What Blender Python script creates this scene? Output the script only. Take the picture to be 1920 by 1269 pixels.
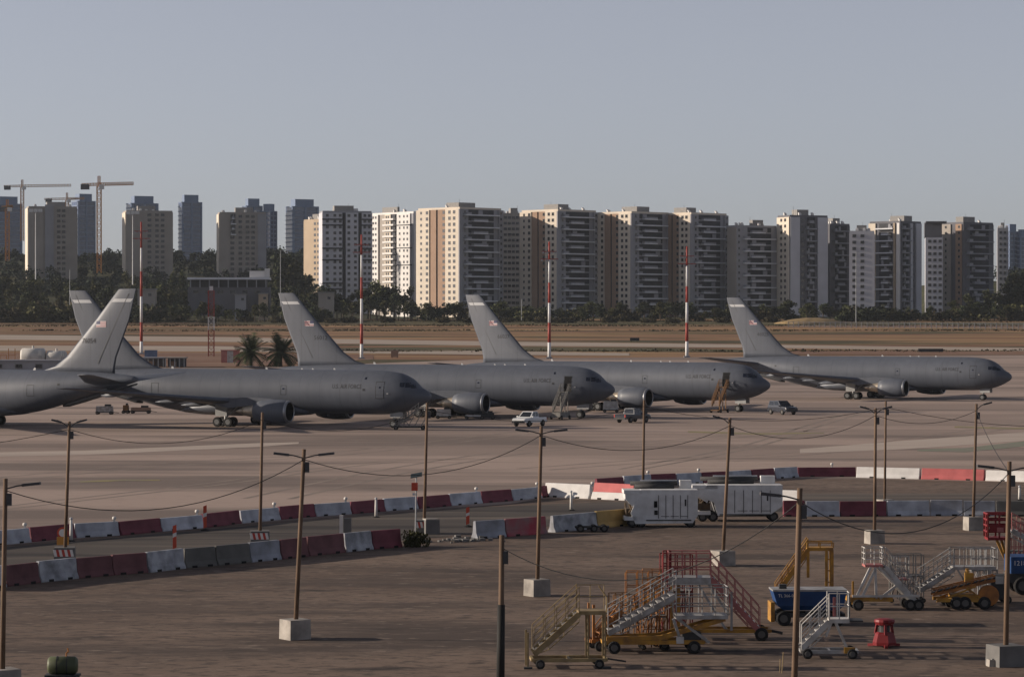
import bpy, math, random
from mathutils import Vector, Matrix, noise
random.seed(11)
sc = bpy.context.scene
COL = sc.collection
for _o in list(bpy.data.objects):
    bpy.data.objects.remove(_o)

# ------------------------------------------------------------------ camera, sky, sun, exposure
FPX, CAMH, HOR = 5500.0, 12.5, 597.0          # focal length and horizon in pixels of a 1920 wide frame
cam_d = bpy.data.cameras.new('camera')
cam = bpy.data.objects.new('camera', cam_d)
COL.objects.link(cam)
cam_d.sensor_fit = 'HORIZONTAL'
cam_d.sensor_width = 36.0
cam_d.lens = FPX / 1920 * 36
cam_d.clip_start = 1.0
cam_d.clip_end = 20000
cam.location = (0, 0, CAMH)
cam.rotation_euler = (math.radians(90) - math.atan((634.5 - HOR) / FPX), 0, 0)
sc.camera = cam

SUN_EL, SUN_BACK = math.radians(14.5), math.radians(5)     # low sun from the left, a little behind the scene
to_sun = Vector((-math.cos(SUN_EL) * math.cos(SUN_BACK), math.cos(SUN_EL) * math.sin(SUN_BACK), math.sin(SUN_EL)))
w = bpy.data.worlds.new('World')
sc.world = w
w.use_nodes = True
nt = w.node_tree
nt.nodes.clear()
out = nt.nodes.new('ShaderNodeOutputWorld')
bg = nt.nodes.new('ShaderNodeBackground')
sky = nt.nodes.new('ShaderNodeTexSky')
sky.sky_type = 'NISHITA'
sky.sun_disc = False
sky.sun_elevation = SUN_EL
sky.sun_rotation = math.atan2(to_sun.x, to_sun.y)
sky.altitude = 50
sky.air_density = 0.7
sky.dust_density = 0.5
sky.ozone_density = 2.5
hs = nt.nodes.new('ShaderNodeHueSaturation')
hs.inputs['Saturation'].default_value = 0.36
bg.inputs['Strength'].default_value = 0.073
nt.links.new(sky.outputs[0], hs.inputs['Color'])
wb = nt.nodes.new('ShaderNodeVectorMath')
wb.operation = 'MULTIPLY'
wb.inputs[1].default_value = (1.02, 0.985, 1.04)
nt.links.new(hs.outputs[0], wb.inputs[0])
nt.links.new(wb.outputs[0], bg.inputs['Color'])
nt.links.new(bg.outputs[0], out.inputs[0])

sd = bpy.data.lights.new('sun', 'SUN')
sd.energy = 5.0
sd.angle = math.radians(0.5)
sd.color = (1.0, 0.86, 0.71)
sun = bpy.data.objects.new('sun', sd)
COL.objects.link(sun)
sun.rotation_euler = to_sun.to_track_quat('Z', 'Y').to_euler()
sun.location = (-200, 100, 120)

vs = sc.view_settings
vs.view_transform = 'Standard'
vs.look = 'None'
vs.gamma = 1.0
vs.use_curve_mapping = False
vs.exposure = 0.45

# ------------------------------------------------------------------ terrain helpers
Y1, SLOPE, Y2 = 640.0, 0.0165, 1450.0
def sstep(t):
    t = min(1.0, max(0.0, t))
    return t * t * (3 - 2 * t)
def terr(x, y):
    z = 0.0
    if y > Y1:
        z = SLOPE * (min(y, Y2) - Y1)
    if y > 1380:
        m = sstep((-62 - x) / 55.0)
        z += 36 * sstep((y - 1380) / 520.0) * m
        m2 = sstep((x - 235) / 50.0)
        z += 22 * sstep((y - 1400) / 400.0) * m2
    return z
def G(px, py):
    """ground point that is seen at pixel px, py of the photograph"""
    if py > HOR + FPX * CAMH / Y1:
        y = FPX * CAMH / (py - HOR)
    else:
        k = CAMH + SLOPE * Y1
        y = FPX * k / (py - HOR + FPX * SLOPE)
    x = (px - 960) * y / FPX
    return Vector((x, y, terr(x, y)))
def atY(px, y):
    x = (px - 960) * y / FPX
    return Vector((x, y, terr(x, y)))
def zat(py, y):
    return CAMH - (py - HOR) * y / FPX

# ------------------------------------------------------------------ materials
MATS = {}
ALB = 0.8          # the photograph is exposed for a low sun: overall reflectance of paints and concretes
def mat(name, col, rough=0.7, metal=0.0, var=0.12, scale=1.5, bump=0.0, spec=0.3, rnd=0.0, col2=None, detail=4.0, coat=0.0):
    if name in MATS:
        return MATS[name]
    col = tuple(c * ALB for c in col)
    col2 = col2 and tuple(c * ALB for c in col2)
    m = bpy.data.materials.new(name)
    m.use_nodes = True
    n = m.node_tree.nodes
    l = m.node_tree.links
    b = n['Principled BSDF']
    b.inputs['Roughness'].default_value = rough
    b.inputs['Metallic'].default_value = metal
    b.inputs['Specular IOR Level'].default_value = spec
    if coat:
        b.inputs['Coat Weight'].default_value = coat
    tc = n.new('ShaderNodeTexCoord')
    nz = n.new('ShaderNodeTexNoise')
    nz.inputs['Scale'].default_value = scale
    nz.inputs['Detail'].default_value = detail
    if rnd:
        oi0 = n.new('ShaderNodeObjectInfo')
        mad = n.new('ShaderNodeVectorMath')
        mad.operation = 'MULTIPLY_ADD'
        mad.inputs[1].default_value = (37.0, 53.0, 19.0)
        l.new(oi0.outputs['Random'], mad.inputs[0])
        l.new(tc.outputs['Object'], mad.inputs[2])
        l.new(mad.outputs[0], nz.inputs['Vector'])
    else:
        l.new(tc.outputs['Object'], nz.inputs['Vector'])
    ramp = n.new('ShaderNodeValToRGB')
    c2 = col2 or tuple(c * (1 - 2.2 * var) for c in col)
    ramp.color_ramp.elements[0].position = 0.3
    ramp.color_ramp.elements[0].color = tuple(max(0, c) for c in c2) + (1,)
    ramp.color_ramp.elements[1].position = 0.68
    ramp.color_ramp.elements[1].color = tuple(min(1, c * (1 + (0 if col2 else var * 0.6))) for c in col) + (1,)
    l.new(nz.outputs['Fac'], ramp.inputs[0])
    last = ramp.outputs[0]
    if rnd:
        oi = n.new('ShaderNodeObjectInfo')
        mr = n.new('ShaderNodeMapRange')
        mr.inputs['To Min'].default_value = 1 - rnd
        mr.inputs['To Max'].default_value = 1 + rnd
        l.new(oi.outputs['Random'], mr.inputs['Value'])
        mx = n.new('ShaderNodeVectorMath')
        mx.operation = 'SCALE'
        l.new(last, mx.inputs[0])
        l.new(mr.outputs[0], mx.inputs['Scale'])
        last = mx.outputs[0]
    l.new(last, b.inputs['Base Color'])
    if bump:
        bp = n.new('ShaderNodeBump')
        bp.inputs['Strength'].default_value = bump
        bp.inputs['Distance'].default_value = 0.03
        nz2 = n.new('ShaderNodeTexNoise')
        nz2.inputs['Scale'].default_value = scale * 6
        l.new(tc.outputs['Object'], nz2.inputs['Vector'])
        l.new(nz2.outputs['Fac'], bp.inputs['Height'])
        l.new(bp.outputs[0], b.inputs['Normal'])
    MATS[name] = m
    return m

def ground_mat(name, layers, rough=0.9):
    """layers: list of (colour, noise scale xyz, lo, hi); first one is the base colour"""
    m = bpy.data.materials.new(name)
    m.use_nodes = True
    n = m.node_tree.nodes
    l = m.node_tree.links
    b = n['Principled BSDF']
    b.inputs['Roughness'].default_value = rough
    b.inputs['Specular IOR Level'].default_value = 0.12
    geo = n.new('ShaderNodeNewGeometry')
    last = None
    for i, lay in enumerate(layers):
        if i == 0:
            col = tuple(c * ALB for c in lay)
            rgb = n.new('ShaderNodeRGB')
            rgb.outputs[0].default_value = tuple(col) + (1,)
            last = rgb.outputs[0]
            continue
        col, scl, lo, hi = lay
        col = tuple(c * ALB for c in col)
        mp = n.new('ShaderNodeMapping')
        mp.inputs['Scale'].default_value = scl
        mp.inputs['Location'].default_value = (13.7 * i, 5.1 * i, 0)
        mp.inputs['Rotation'].default_value = (0, 0, 0.09 * i - 0.2)
        l.new(geo.outputs['Position'], mp.inputs['Vector'])
        nz = n.new('ShaderNodeTexNoise')
        nz.inputs['Scale'].default_value = 1.0
        nz.inputs['Detail'].default_value = 5.0
        nz.inputs['Roughness'].default_value = 0.6
        l.new(mp.outputs[0], nz.inputs['Vector'])
        mr = n.new('ShaderNodeMapRange')
        mr.inputs['From Min'].default_value = lo
        mr.inputs['From Max'].default_value = hi
        l.new(nz.outputs['Fac'], mr.inputs['Value'])
        mx = n.new('ShaderNodeMix')
        mx.data_type = 'RGBA'
        l.new(mr.outputs[0], mx.inputs[0])
        l.new(last, mx.inputs[6])
        mx.inputs[7].default_value = tuple(col) + (1,)
        last = mx.outputs[2]
    l.new(last, b.inputs['Base Color'])
    MATS[name] = m
    return m

# ------------------------------------------------------------------ mesh builder
class MB:
    def __init__(s):
        s.v = []; s.f = []; s.m = []
    def add(s, vs_, fs, mi=0):
        k = len(s.v)
        s.v += [tuple(p) for p in vs_]
        s.f += [tuple(i + k for i in f) for f in fs]
        s.m += [mi] * len(fs)
        return s
    def box(s, c, d, rz=0.0, mi=0, taper=1.0):
        x, y, z = d[0] / 2, d[1] / 2, d[2] / 2
        R = Matrix.Rotation(rz, 3, 'Z')
        c = Vector(c)
        P = []
        for zz, t in ((-z, 1.0), (z, taper)):
            for xx, yy in ((-x, -y), (x, -y), (x, y), (-x, y)):
                P.append(c + R @ Vector((xx * t, yy * t, zz)))
        return s.add(P, [(3, 2, 1, 0), (4, 5, 6, 7), (0, 1, 5, 4), (1, 2, 6, 5), (2, 3, 7, 6), (3, 0, 4, 7)], mi)
    def beam(s, a, b, wd, ht=None, mi=0):
        a, b = Vector(a), Vector(b)
        ht = ht or wd
        d = (b - a)
        if d.length < 1e-6:
            return s
        d.normalize()
        up = Vector((0, 0, 1)) if abs(d.z) < 0.95 else Vector((0, 1, 0))
        sd_ = d.cross(up).normalized()
        u2 = sd_.cross(d)
        P = []
        for p in (a, b):
            for i, j in ((-1, -1), (1, -1), (1, 1), (-1, 1)):
                P.append(p + sd_ * (wd / 2 * i) + u2 * (ht / 2 * j))
        return s.add(P, [(0, 1, 2, 3), (7, 6, 5, 4), (0, 4, 5, 1), (1, 5, 6, 2), (2, 6, 7, 3), (3, 7, 4, 0)], mi)
    def tube(s, a, b, r0, r1=None, n=10, mi=0, caps=True):
        a, b = Vector(a), Vector(b)
        r1 = r0 if r1 is None else r1
        d = (b - a).normalized()
        up = Vector((0, 0, 1)) if abs(d.z) < 0.95 else Vector((1, 0, 0))
        e1 = d.cross(up).normalized()
        e2 = d.cross(e1)
        P = []
        for p, r in ((a, r0), (b, r1)):
            for i in range(n):
                t = 2 * math.pi * i / n
                P.append(p + e1 * (r * math.cos(t)) + e2 * (r * math.sin(t)))
        F = [(i, (i + 1) % n, n + (i + 1) % n, n + i) for i in range(n)]
        if caps:
            F += [tuple(range(n))[::-1], tuple(range(n, 2 * n))]
        return s.add(P, F, mi)
    def path(s, pts, r, n=6, mi=0):
        for a, b in zip(pts[:-1], pts[1:]):
            s.tube(a, b, r, r, n, mi)
        return s
    def loft(s, rings, mi=0, cap0=True, cap1=True):
        n = len(rings[0])
        P = [p for r in rings for p in r]
        F = []
        for k in range(len(rings) - 1):
            for i in range(n):
                j = (i + 1) % n
                F.append((k * n + i, k * n + j, (k + 1) * n + j, (k + 1) * n + i))
        if cap0:
            F.append(tuple(range(n))[::-1])
        if cap1:
            F.append(tuple(range((len(rings) - 1) * n, len(rings) * n)))
        return s.add(P, F, mi)
    def lathe(s, prof, o, ax, n=16, mi=0, cap0=True, cap1=True):
        """prof: list of (distance along axis, radius)"""
        o, ax = Vector(o), Vector(ax).normalized()
        up = Vector((0, 0, 1)) if abs(ax.z) < 0.95 else Vector((1, 0, 0))
        e1 = ax.cross(up).normalized()
        e2 = ax.cross(e1)
        R = []
        for d, r in prof:
            R.append([o + ax * d + e1 * (r * math.cos(2 * math.pi * i / n)) + e2 * (r * math.sin(2 * math.pi * i / n)) for i in range(n)])
        return s.loft(R, mi, cap0, cap1)
    def mesh(s, name, mats, smooth=False):
        me = bpy.data.meshes.new(name)
        me.from_pydata([tuple(p) for p in s.v], [], s.f)
        for m_ in (mats if isinstance(mats, (list, tuple)) else [mats]):
            me.materials.append(m_)
        for p, k in zip(me.polygons, s.m):
            p.material_index = k
        if smooth:
            for p in me.polygons:
                p.use_smooth = True
        me.validate()
        me.update()
        return me
    def build(s, name, mats, parent=None, smooth=False, loc=(0, 0, 0), rz=0.0):
        return place(name, s.mesh(name, mats, smooth), parent, loc, rz)

def place(name, me, parent=None, loc=(0, 0, 0), rz=0.0, scl=None):
    o = bpy.data.objects.new(name, me)
    COL.objects.link(o)
    o.location = loc
    if rz:
        o.rotation_euler = (0, 0, rz)
    if scl:
        o.scale = scl
    if parent is not None:
        o.parent = parent
    return o
def tag(o, label=None, cat=None, group=None, kind=None):
    if label: o['label'] = label
    if cat: o['category'] = cat
    if group: o['group'] = group
    if kind: o['kind'] = kind
    return o
def thing(name, label, cat, loc, rz=0.0, group=None):
    return tag(place(name, None, None, loc, rz), label, cat, group)
def copy_tree(o, parent=None):
    c = o.copy()
    COL.objects.link(c)
    c.parent = parent
    for ch in list(o.children):
        copy_tree(ch, c)
    return c
ORD = ['first', 'second', 'third', 'fourth', 'fifth', 'sixth', 'seventh', 'eighth', 'ninth', 'tenth', 'eleventh', 'twelfth', 'thirteenth',
       'fourteenth', 'fifteenth', 'sixteenth', 'seventeenth', 'eighteenth', 'nineteenth', 'twentieth']
def ordinal(i):
    if i < 20:
        return ORD[i]
    if i >= 99:
        return 'hundredth' if i == 99 else 'hundred and ' + ordinal(i - 100)
    tens = {2: 'twenty', 3: 'thirty', 4: 'forty', 5: 'fifty', 6: 'sixty', 7: 'seventy', 8: 'eighty', 9: 'ninety'}
    n_ = i + 1
    if n_ % 10 == 0:
        return {20: 'twentieth', 30: 'thirtieth', 40: 'fortieth', 50: 'fiftieth', 60: 'sixtieth', 70: 'seventieth', 80: 'eightieth', 90: 'ninetieth'}[n_]
    return tens[n_ // 10] + '-' + ORD[n_ % 10 - 1]
TEXTC = {}
def text_mesh(txt, size):
    """flat lettering in local x, y: list of vertices and faces"""
    k = (txt, size)
    if k not in TEXTC:
        cu = bpy.data.curves.new('lettering', 'FONT')
        cu.body = txt
        cu.size = size
        cu.resolution_u = 2
        ob = bpy.data.objects.new('lettering', cu)
        COL.objects.link(ob)
        dg = bpy.context.evaluated_depsgraph_get()
        me = bpy.data.meshes.new_from_object(ob.evaluated_get(dg))
        TEXTC[k] = ([tuple(v.co) for v in me.vertices], [tuple(p.vertices) for p in me.polygons])
        bpy.data.objects.remove(ob)
        bpy.data.meshes.remove(me)
    return TEXTC[k]
# ------------------------------------------------------------------ the ground
ground_mat('dry_field', [(0.25, 0.135, 0.075), ((0.34, 0.215, 0.105), (0.006, 0.04, 0), 0.47, 0.55), ((0.075, 0.065, 0.03), (0.005, 0.03, 0), 0.50, 0.57),
                         ((0.15, 0.065, 0.04), (0.008, 0.06, 0), 0.55, 0.62), ((0.26, 0.18, 0.10), (0.15, 0.3, 0), 0.6, 0.72)])
ground_mat('apron_concrete', [(0.315, 0.245, 0.208), ((0.42, 0.325, 0.275), (0.010, 0.035, 0), 0.45, 0.56), ((0.205, 0.162, 0.140), (0.010, 0.05, 0), 0.51, 0.62),
                              ((0.17, 0.138, 0.118), (0.005, 0.16, 0), 0.60, 0.72), ((0.44, 0.345, 0.29), (0.01, 0.12, 0), 0.62, 0.75), ((0.16, 0.13, 0.11), (0.12, 0.35, 0), 0.66, 0.74), ((0.27, 0.21, 0.175), (0.6, 0.9, 0), 0.56, 0.8)])
ground_mat('yard_asphalt', [(0.158, 0.114, 0.089), ((0.215, 0.158, 0.123), (0.03, 0.07, 0), 0.44, 0.62), ((0.095, 0.072, 0.060), (0.03, 0.13, 0), 0.51, 0.62),
                            ((0.05, 0.04, 0.036), (0.11, 0.3, 0), 0.60, 0.68), ((0.19, 0.15, 0.126), (0.4, 0.8, 0), 0.58, 0.74), ((0.085, 0.066, 0.055), (1.2, 1.8, 0), 0.50, 0.66), ((0.27, 0.21, 0.168), (0.9, 1.4, 0), 0.58, 0.72), ((0.06, 0.048, 0.042), (4.0, 5.0, 0), 0.58, 0.72)])
ground_mat('road_asphalt', [(0.092, 0.079, 0.07), ((0.15, 0.125, 0.105), (0.02, 0.16, 0), 0.50, 0.58), ((0.05, 0.044, 0.042), (0.02, 0.2, 0), 0.50, 0.58)])
ground_mat('taxiway_concrete', [(0.40, 0.33, 0.27), ((0.46, 0.39, 0.33), (0.02, 0.08, 0), 0.45, 0.65), ((0.28, 0.22, 0.18), (0.01, 0.12, 0), 0.55, 0.72)])
ground_mat('verge_grass', [(0.10, 0.085, 0.04), ((0.06, 0.065, 0.028), (0.02, 0.06, 0), 0.45, 0.6), ((0.2, 0.14, 0.075), (0.03, 0.1, 0), 0.52, 0.66)])
ground_mat('red_dirt', [(0.24, 0.145, 0.10), ((0.19, 0.10, 0.065), (0.02, 0.08, 0), 0.45, 0.62), ((0.29, 0.2, 0.14), (0.04, 0.13, 0), 0.55, 0.7)])
ground_mat('scrub', [(0.04, 0.045, 0.02), ((0.07, 0.065, 0.03), (0.03, 0.05, 0), 0.45, 0.62)])
ground_mat('pale_patch', [(0.50, 0.42, 0.36), ((0.42, 0.35, 0.30), (0.03, 0.2, 0), 0.45, 0.65)])

def grid(name, xs, ys, m, dz=0.0, f=None):
    mb = MB()
    nx = len(xs)
    V = [(x, y, (f or terr)(x, y) + dz) for y in ys for x in xs]
    Fq = [(j * nx + i, j * nx + i + 1, (j + 1) * nx + i + 1, (j + 1) * nx + i) for j in range(len(ys) - 1) for i in range(nx - 1)]
    mb.add(V, Fq)
    return mb.build(name, m)
xs = [-2000, -1200, -700, -500] + [-400 + 12 * i for i in range(68)] + [500, 700, 1200, 2000]
ys = [-60, 60, 200, 400, Y1, 900, 1200, 1379] + [1400 + 20 * i for i in range(27)] + [1960, 2400, 3200, 4000]
tag(grid('ground', xs, ys, MATS['dry_field']), 'dry reddish brown field of grass and soil beyond the apron', 'ground', kind='structure')

def sheet(name, near, far, m, dz, label, cat, kind='structure'):
    """near / far: lists of ground points (world x, y), same length; cut at the crease of the terrain"""
    mb = MB()
    cols = []
    for a, b in zip(near, far):
        if a[1] < Y1 < b[1]:
            t = (Y1 - a[1]) / (b[1] - a[1])
            cols.append([a, (a[0] + t * (b[0] - a[0]), Y1), b])
        else:
            cols.append([a, ((a[0] + b[0]) / 2, (a[1] + b[1]) / 2), b])
    V, Fq = [], []
    for c in cols:
        for p in c:
            V.append((p[0], p[1], terr(p[0], p[1]) + dz))
    for i in range(len(cols) - 1):
        for j in range(2):
            Fq.append((i * 3 + j, (i + 1) * 3 + j, (i + 1) * 3 + j + 1, i * 3 + j + 1))
    mb.add(V, Fq)
    return tag(mb.build(name, m), label, cat, kind=kind)
def gp(px, py):
    p = G(px, py)
    return (p.x, p.y)
# far row of barriers follows this line (pixels of its foot)
FROW = [(-400, 1068), (0, 1020), (448, 980), (957, 941), (1022, 931), (1110, 933), (1117, 922), (1219, 912), (1494, 895), (1606, 895), (1849, 899.5), (2400, 912)]
near = [gp(x, y + 3) for x, y in FROW]
farpx = [(-400, 684), (0, 684), (448, 690), (957, 672), (1022, 671), (1110, 671), (1117, 671), (1219, 670), (1494, 668), (1606, 667), (1849, 666), (2400, 664)]
sheet('apron', near, [gp(*p) for p in farpx], MATS['apron_concrete'], 0.012, 'wide stained beige concrete aircraft parking apron', 'apron')
# foreground yard: everything nearer than the far barriers
nearp = [(-260 + 50 * i, -40) for i in range(12)]
sheet('yard', [(gp(x, 1900)[0] * 0.9, 20) for x, y in FROW], near, MATS['yard_asphalt'], 0.008, 'brown worn asphalt equipment yard in the foreground', 'yard')
# service road between the two rows of barriers
rn = [(-400, 1130), (0, 1088), (300, 1062), (560, 1034), (740, 1015), (900, 1000), (1170, 972), (1490, 960), (1925, 960), (2300, 962)]
rf = [(-400, 1074), (0, 1027), (300, 1001), (560, 978), (740, 963), (900, 951), (1170, 940), (1490, 925), (1925, 925), (2300, 927)]
sheet('service_road', [gp(*p) for p in rn], [gp(*p) for p in rf], MATS['road_asphalt'], 0.016, 'dark asphalt service road between the two rows of barriers', 'road')
def strip(name, top, bot, m, label, cat, dz=0.05):
    sheet(name, [gp(*p) for p in bot], [gp(*p) for p in top], m, dz, label, cat)
strip('taxiway', [(-300, 622), (0, 628), (400, 632), (900, 640), (1400, 646), (1700, 650), (2300, 656)], [(-300, 632), (0, 637), (400, 641), (900, 648), (1400, 652), (1700, 656), (2300, 662)],
      MATS['taxiway_concrete'], 'pale concrete runway strip across the dry field', 'runway')
strip('taxiway', [(-300, 644), (0, 648), (400, 649), (900, 658), (1180, 662)], [(-300, 654), (0, 658), (400, 659), (900, 665), (1180, 667)],
      MATS['taxiway_concrete'], 'pale concrete taxiway strip just behind the parked tankers', 'taxiway')
strip('grass_verge', [(440, 652), (700, 652), (1000, 650), (1300, 654), (1480, 657)], [(440, 656), (700, 659), (1000, 657), (1300, 660), (1480, 661)], MATS['verge_grass'], 'dark green grass strip between runway and taxiway', 'grass')
strip('grass_verge', [(-300, 596), (0, 597), (400, 598), (900, 601), (1400, 603), (2300, 606)], [(-300, 603), (0, 604), (400, 606), (900, 609), (1400, 609), (2300, 611)], MATS['verge_grass'], 'dark green rough grass along the foot of the trees', 'grass')
strip('dirt_verge', [(-300, 661), (0, 664), (250, 661), (470, 662), (700, 667)], [(-300, 682), (0, 682), (250, 687), (470, 688), (700, 674)], MATS['red_dirt'], 'bare reddish dirt behind the leftmost tankers', 'dirt')
strip('dirt_verge', [(1420, 657), (1700, 658), (2300, 663)], [(1420, 664), (1700, 666), (2300, 663.6)], MATS['red_dirt'], 'pinkish bare dirt between runway and apron on the right', 'dirt')
# paler concrete patches and worn painted lines on the apron
sheet('concrete_patch', [gp(-100, 858), gp(160, 853), gp(480, 838), gp(560, 832)], [gp(-100, 850), gp(160, 845), gp(480, 831), gp(560, 829)], MATS['pale_patch'], 0.022, 'pale fresh concrete strip left of the service road barriers', 'pavement')
sheet('concrete_patch', [gp(1500, 850), gp(1700, 842), gp(1980, 822)], [gp(1500, 842), gp(1700, 826), gp(1980, 806)], MATS['pale_patch'], 0.022, 'pale fresh concrete patch on the right of the apron', 'pavement')
mat('faded_yellow', (0.30, 0.25, 0.09), 0.9, var=0.3, scale=0.4, col2=(0.2, 0.17, 0.13))
mat('faded_green', (0.19, 0.23, 0.15), 0.9, var=0.3, scale=0.4, col2=(0.22, 0.18, 0.155))
sheet('painted_line', [gp(1290, 811), gp(1420, 815), gp(1545, 813)], [gp(1290, 808), gp(1420, 812), gp(1545, 811)], MATS['faded_yellow'], 0.027, 'worn yellow guide line on the apron below the dark off-roader', 'marking')
sheet('painted_line', [gp(1720, 846), gp(1810, 848), gp(1930, 836)], [gp(1720, 843), gp(1810, 840), gp(1930, 826)], MATS['faded_green'], 0.027, 'faded green painted patch at the right of the apron', 'marking')
sheet('painted_line', [gp(150, 905), gp(230, 902), gp(300, 901)], [gp(150, 902), gp(230, 899), gp(300, 899.5)], MATS['faded_yellow'], 0.027, 'worn yellow guide line on the apron left of the barriers', 'marking')
sheet('painted_line', [gp(1790, 802), gp(1860, 804), gp(1990, 806)], [gp(1790, 799), gp(1860, 801), gp(1990, 803)], MATS['faded_yellow'], 0.027, 'worn yellow guide line at the right frame edge of the apron', 'marking')
_g = bpy.data.objects['ground'].data
_g.materials.append(MATS['scrub'])
for p in _g.polygons:
    if p.center.y > 1379:
        p.material_index = 1

# tyre marks
mat('rubber_mark', (0.20, 0.16, 0.135), 0.9, scale=0.25, col2=(0.30, 0.235, 0.19))
def tyre_mark(pts, label, gap=3.2):
    mb = MB()
    P = [Vector((*gp(*p), 0)) for p in pts]
    C_ = []
    for i in range(len(P) - 1):
        for k in range(8):
            t = k / 8
            p0, p1, p2, p3 = P[max(i - 1, 0)], P[i], P[i + 1], P[min(i + 2, len(P) - 1)]
            C_.append(.5 * ((2 * p1) + (p2 - p0) * t + (2 * p0 - 5 * p1 + 4 * p2 - p3) * t * t + (3 * p1 - p0 - 3 * p2 + p3) * t ** 3))
    C_.append(P[-1])
    for off in (-gap / 2, gap / 2):
        V = []
        for i, c in enumerate(C_):
            d = (C_[min(i + 1, len(C_) - 1)] - C_[max(i - 1, 0)]).normalized()
            nrm = Vector((-d.y, d.x, 0))
            for w_ in (-.22, .22):
                q = c + nrm * (off + w_)
                V.append((q.x, q.y, terr(q.x, q.y) + .019))
        mb.add(V, [(2 * i, 2 * i + 1, 2 * i + 3, 2 * i + 2) for i in range(len(C_) - 1)])
    tag(mb.build('tyre_mark', MATS['rubber_mark']), label, 'marking', kind='structure')
tyre_mark([(-60, 905), (300, 872), (640, 850), (980, 812), (1100, 806)], 'faint dark tyre marks curving from the left towards the third tanker')
tyre_mark([(500, 935), (760, 880), (1000, 845), (1330, 822), (1560, 800)], 'faint dark tyre marks curving across the middle of the apron')
tyre_mark([(1000, 880), (1250, 862), (1550, 846), (1960, 790)], 'faint dark tyre marks rising to the right over the apron')
tyre_mark([(-60, 960), (160, 935), (420, 905), (700, 868), (900, 860)], 'faint dark tyre marks above the left far barriers', 1.7)
tyre_mark([(1180, 880), (1400, 838), (1520, 800), (1600, 776)], 'faint dark tyre marks leading to the dark off-roader', 1.7)
# ------------------------------------------------------------------ tanker aircraft (local x aft from the nose, y to starboard, z up)
AG = mat('aircraft_grey', (0.100, 0.112, 0.140), 0.5, 0.0, var=0.045, scale=0.3, spec=0.35, detail=6)
def weathered(m):
    """faint frame joints and rain streaks in the paint"""
    n, l = m.node_tree.nodes, m.node_tree.links
    b = n['Principled BSDF']
    src = b.inputs['Base Color'].links[0].from_socket
    tc = n.new('ShaderNodeTexCoord')
    sp = n.new('ShaderNodeSeparateXYZ')
    l.new(tc.outputs['Object'], sp.inputs[0])
    mo = n.new('ShaderNodeMath'); mo.operation = 'PINGPONG'; mo.inputs[1].default_value = 1.3
    l.new(sp.outputs[0], mo.inputs[0])
    lt = n.new('ShaderNodeMath'); lt.operation = 'LESS_THAN'; lt.inputs[1].default_value = 0.035
    l.new(mo.outputs[0], lt.inputs[0])
    mp = n.new('ShaderNodeMapping'); mp.inputs['Scale'].default_value = (1.6, 1.6, 0.16)
    l.new(tc.outputs['Object'], mp.inputs[0])
    nz = n.new('ShaderNodeTexNoise'); nz.inputs['Scale'].default_value = 1.0; nz.inputs['Detail'].default_value = 5
    l.new(mp.outputs[0], nz.inputs['Vector'])
    mr = n.new('ShaderNodeMapRange'); mr.inputs['From Min'].default_value = 0.35; mr.inputs['From Max'].default_value = 0.7
    mr.inputs['To Min'].default_value = 0.93; mr.inputs['To Max'].default_value = 1.05
    l.new(nz.outputs['Fac'], mr.inputs['Value'])
    m2 = n.new('ShaderNodeMath'); m2.operation = 'MULTIPLY_ADD'; m2.inputs[1].default_value = -0.22
    l.new(lt.outputs[0], m2.inputs[0]); l.new(mr.outputs[0], m2.inputs[2])
    sc_ = n.new('ShaderNodeVectorMath'); sc_.operation = 'SCALE'
    l.new(src, sc_.inputs[0]); l.new(m2.outputs[0], sc_.inputs['Scale'])
    l.new(sc_.outputs[0], b.inputs['Base Color'])
weathered(AG)
mat('aircraft_grey_dark', (0.08, 0.083, 0.09), 0.45, var=0.06, scale=0.6)
mat('door_seam', (0.035, 0.038, 0.043), 0.6, var=0.05)
mat('black_opening', (0.006, 0.006, 0.007), 0.9, var=0.0)
mat('cockpit_glass', (0.012, 0.016, 0.03), 0.08, var=0.0, spec=0.6)
mat('letter_dark', (0.022, 0.024, 0.03), 0.6, var=0.0)
mat('band_white', (0.52, 0.53, 0.55), 0.55, var=0.04)
mat('flag_white', (0.62, 0.56, 0.57), 0.6, var=0.0)
mat('flag_red', (0.36, 0.12, 0.13), 0.6, var=0.0)
mat('flag_blue', (0.07, 0.08, 0.15), 0.6, var=0.0)
mat('inlet_metal', (0.34, 0.35, 0.37), 0.4, 0.7, var=0.04)
mat('exhaust_metal', (0.52, 0.44, 0.34), 0.4, 0.55, var=0.15, scale=2)
mat('fan_dark', (0.03, 0.03, 0.034), 0.5, 0.4, var=0.1)
mat('tyre', (0.016, 0.016, 0.017), 0.85, var=0.1)
mat('hub_grey', (0.17, 0.175, 0.18), 0.5, 0.2, var=0.08)
mat('strut_white', (0.38, 0.385, 0.385), 0.5, var=0.06)
mat('antenna_white', (0.5, 0.5, 0.5), 0.5, var=0.0)

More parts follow.
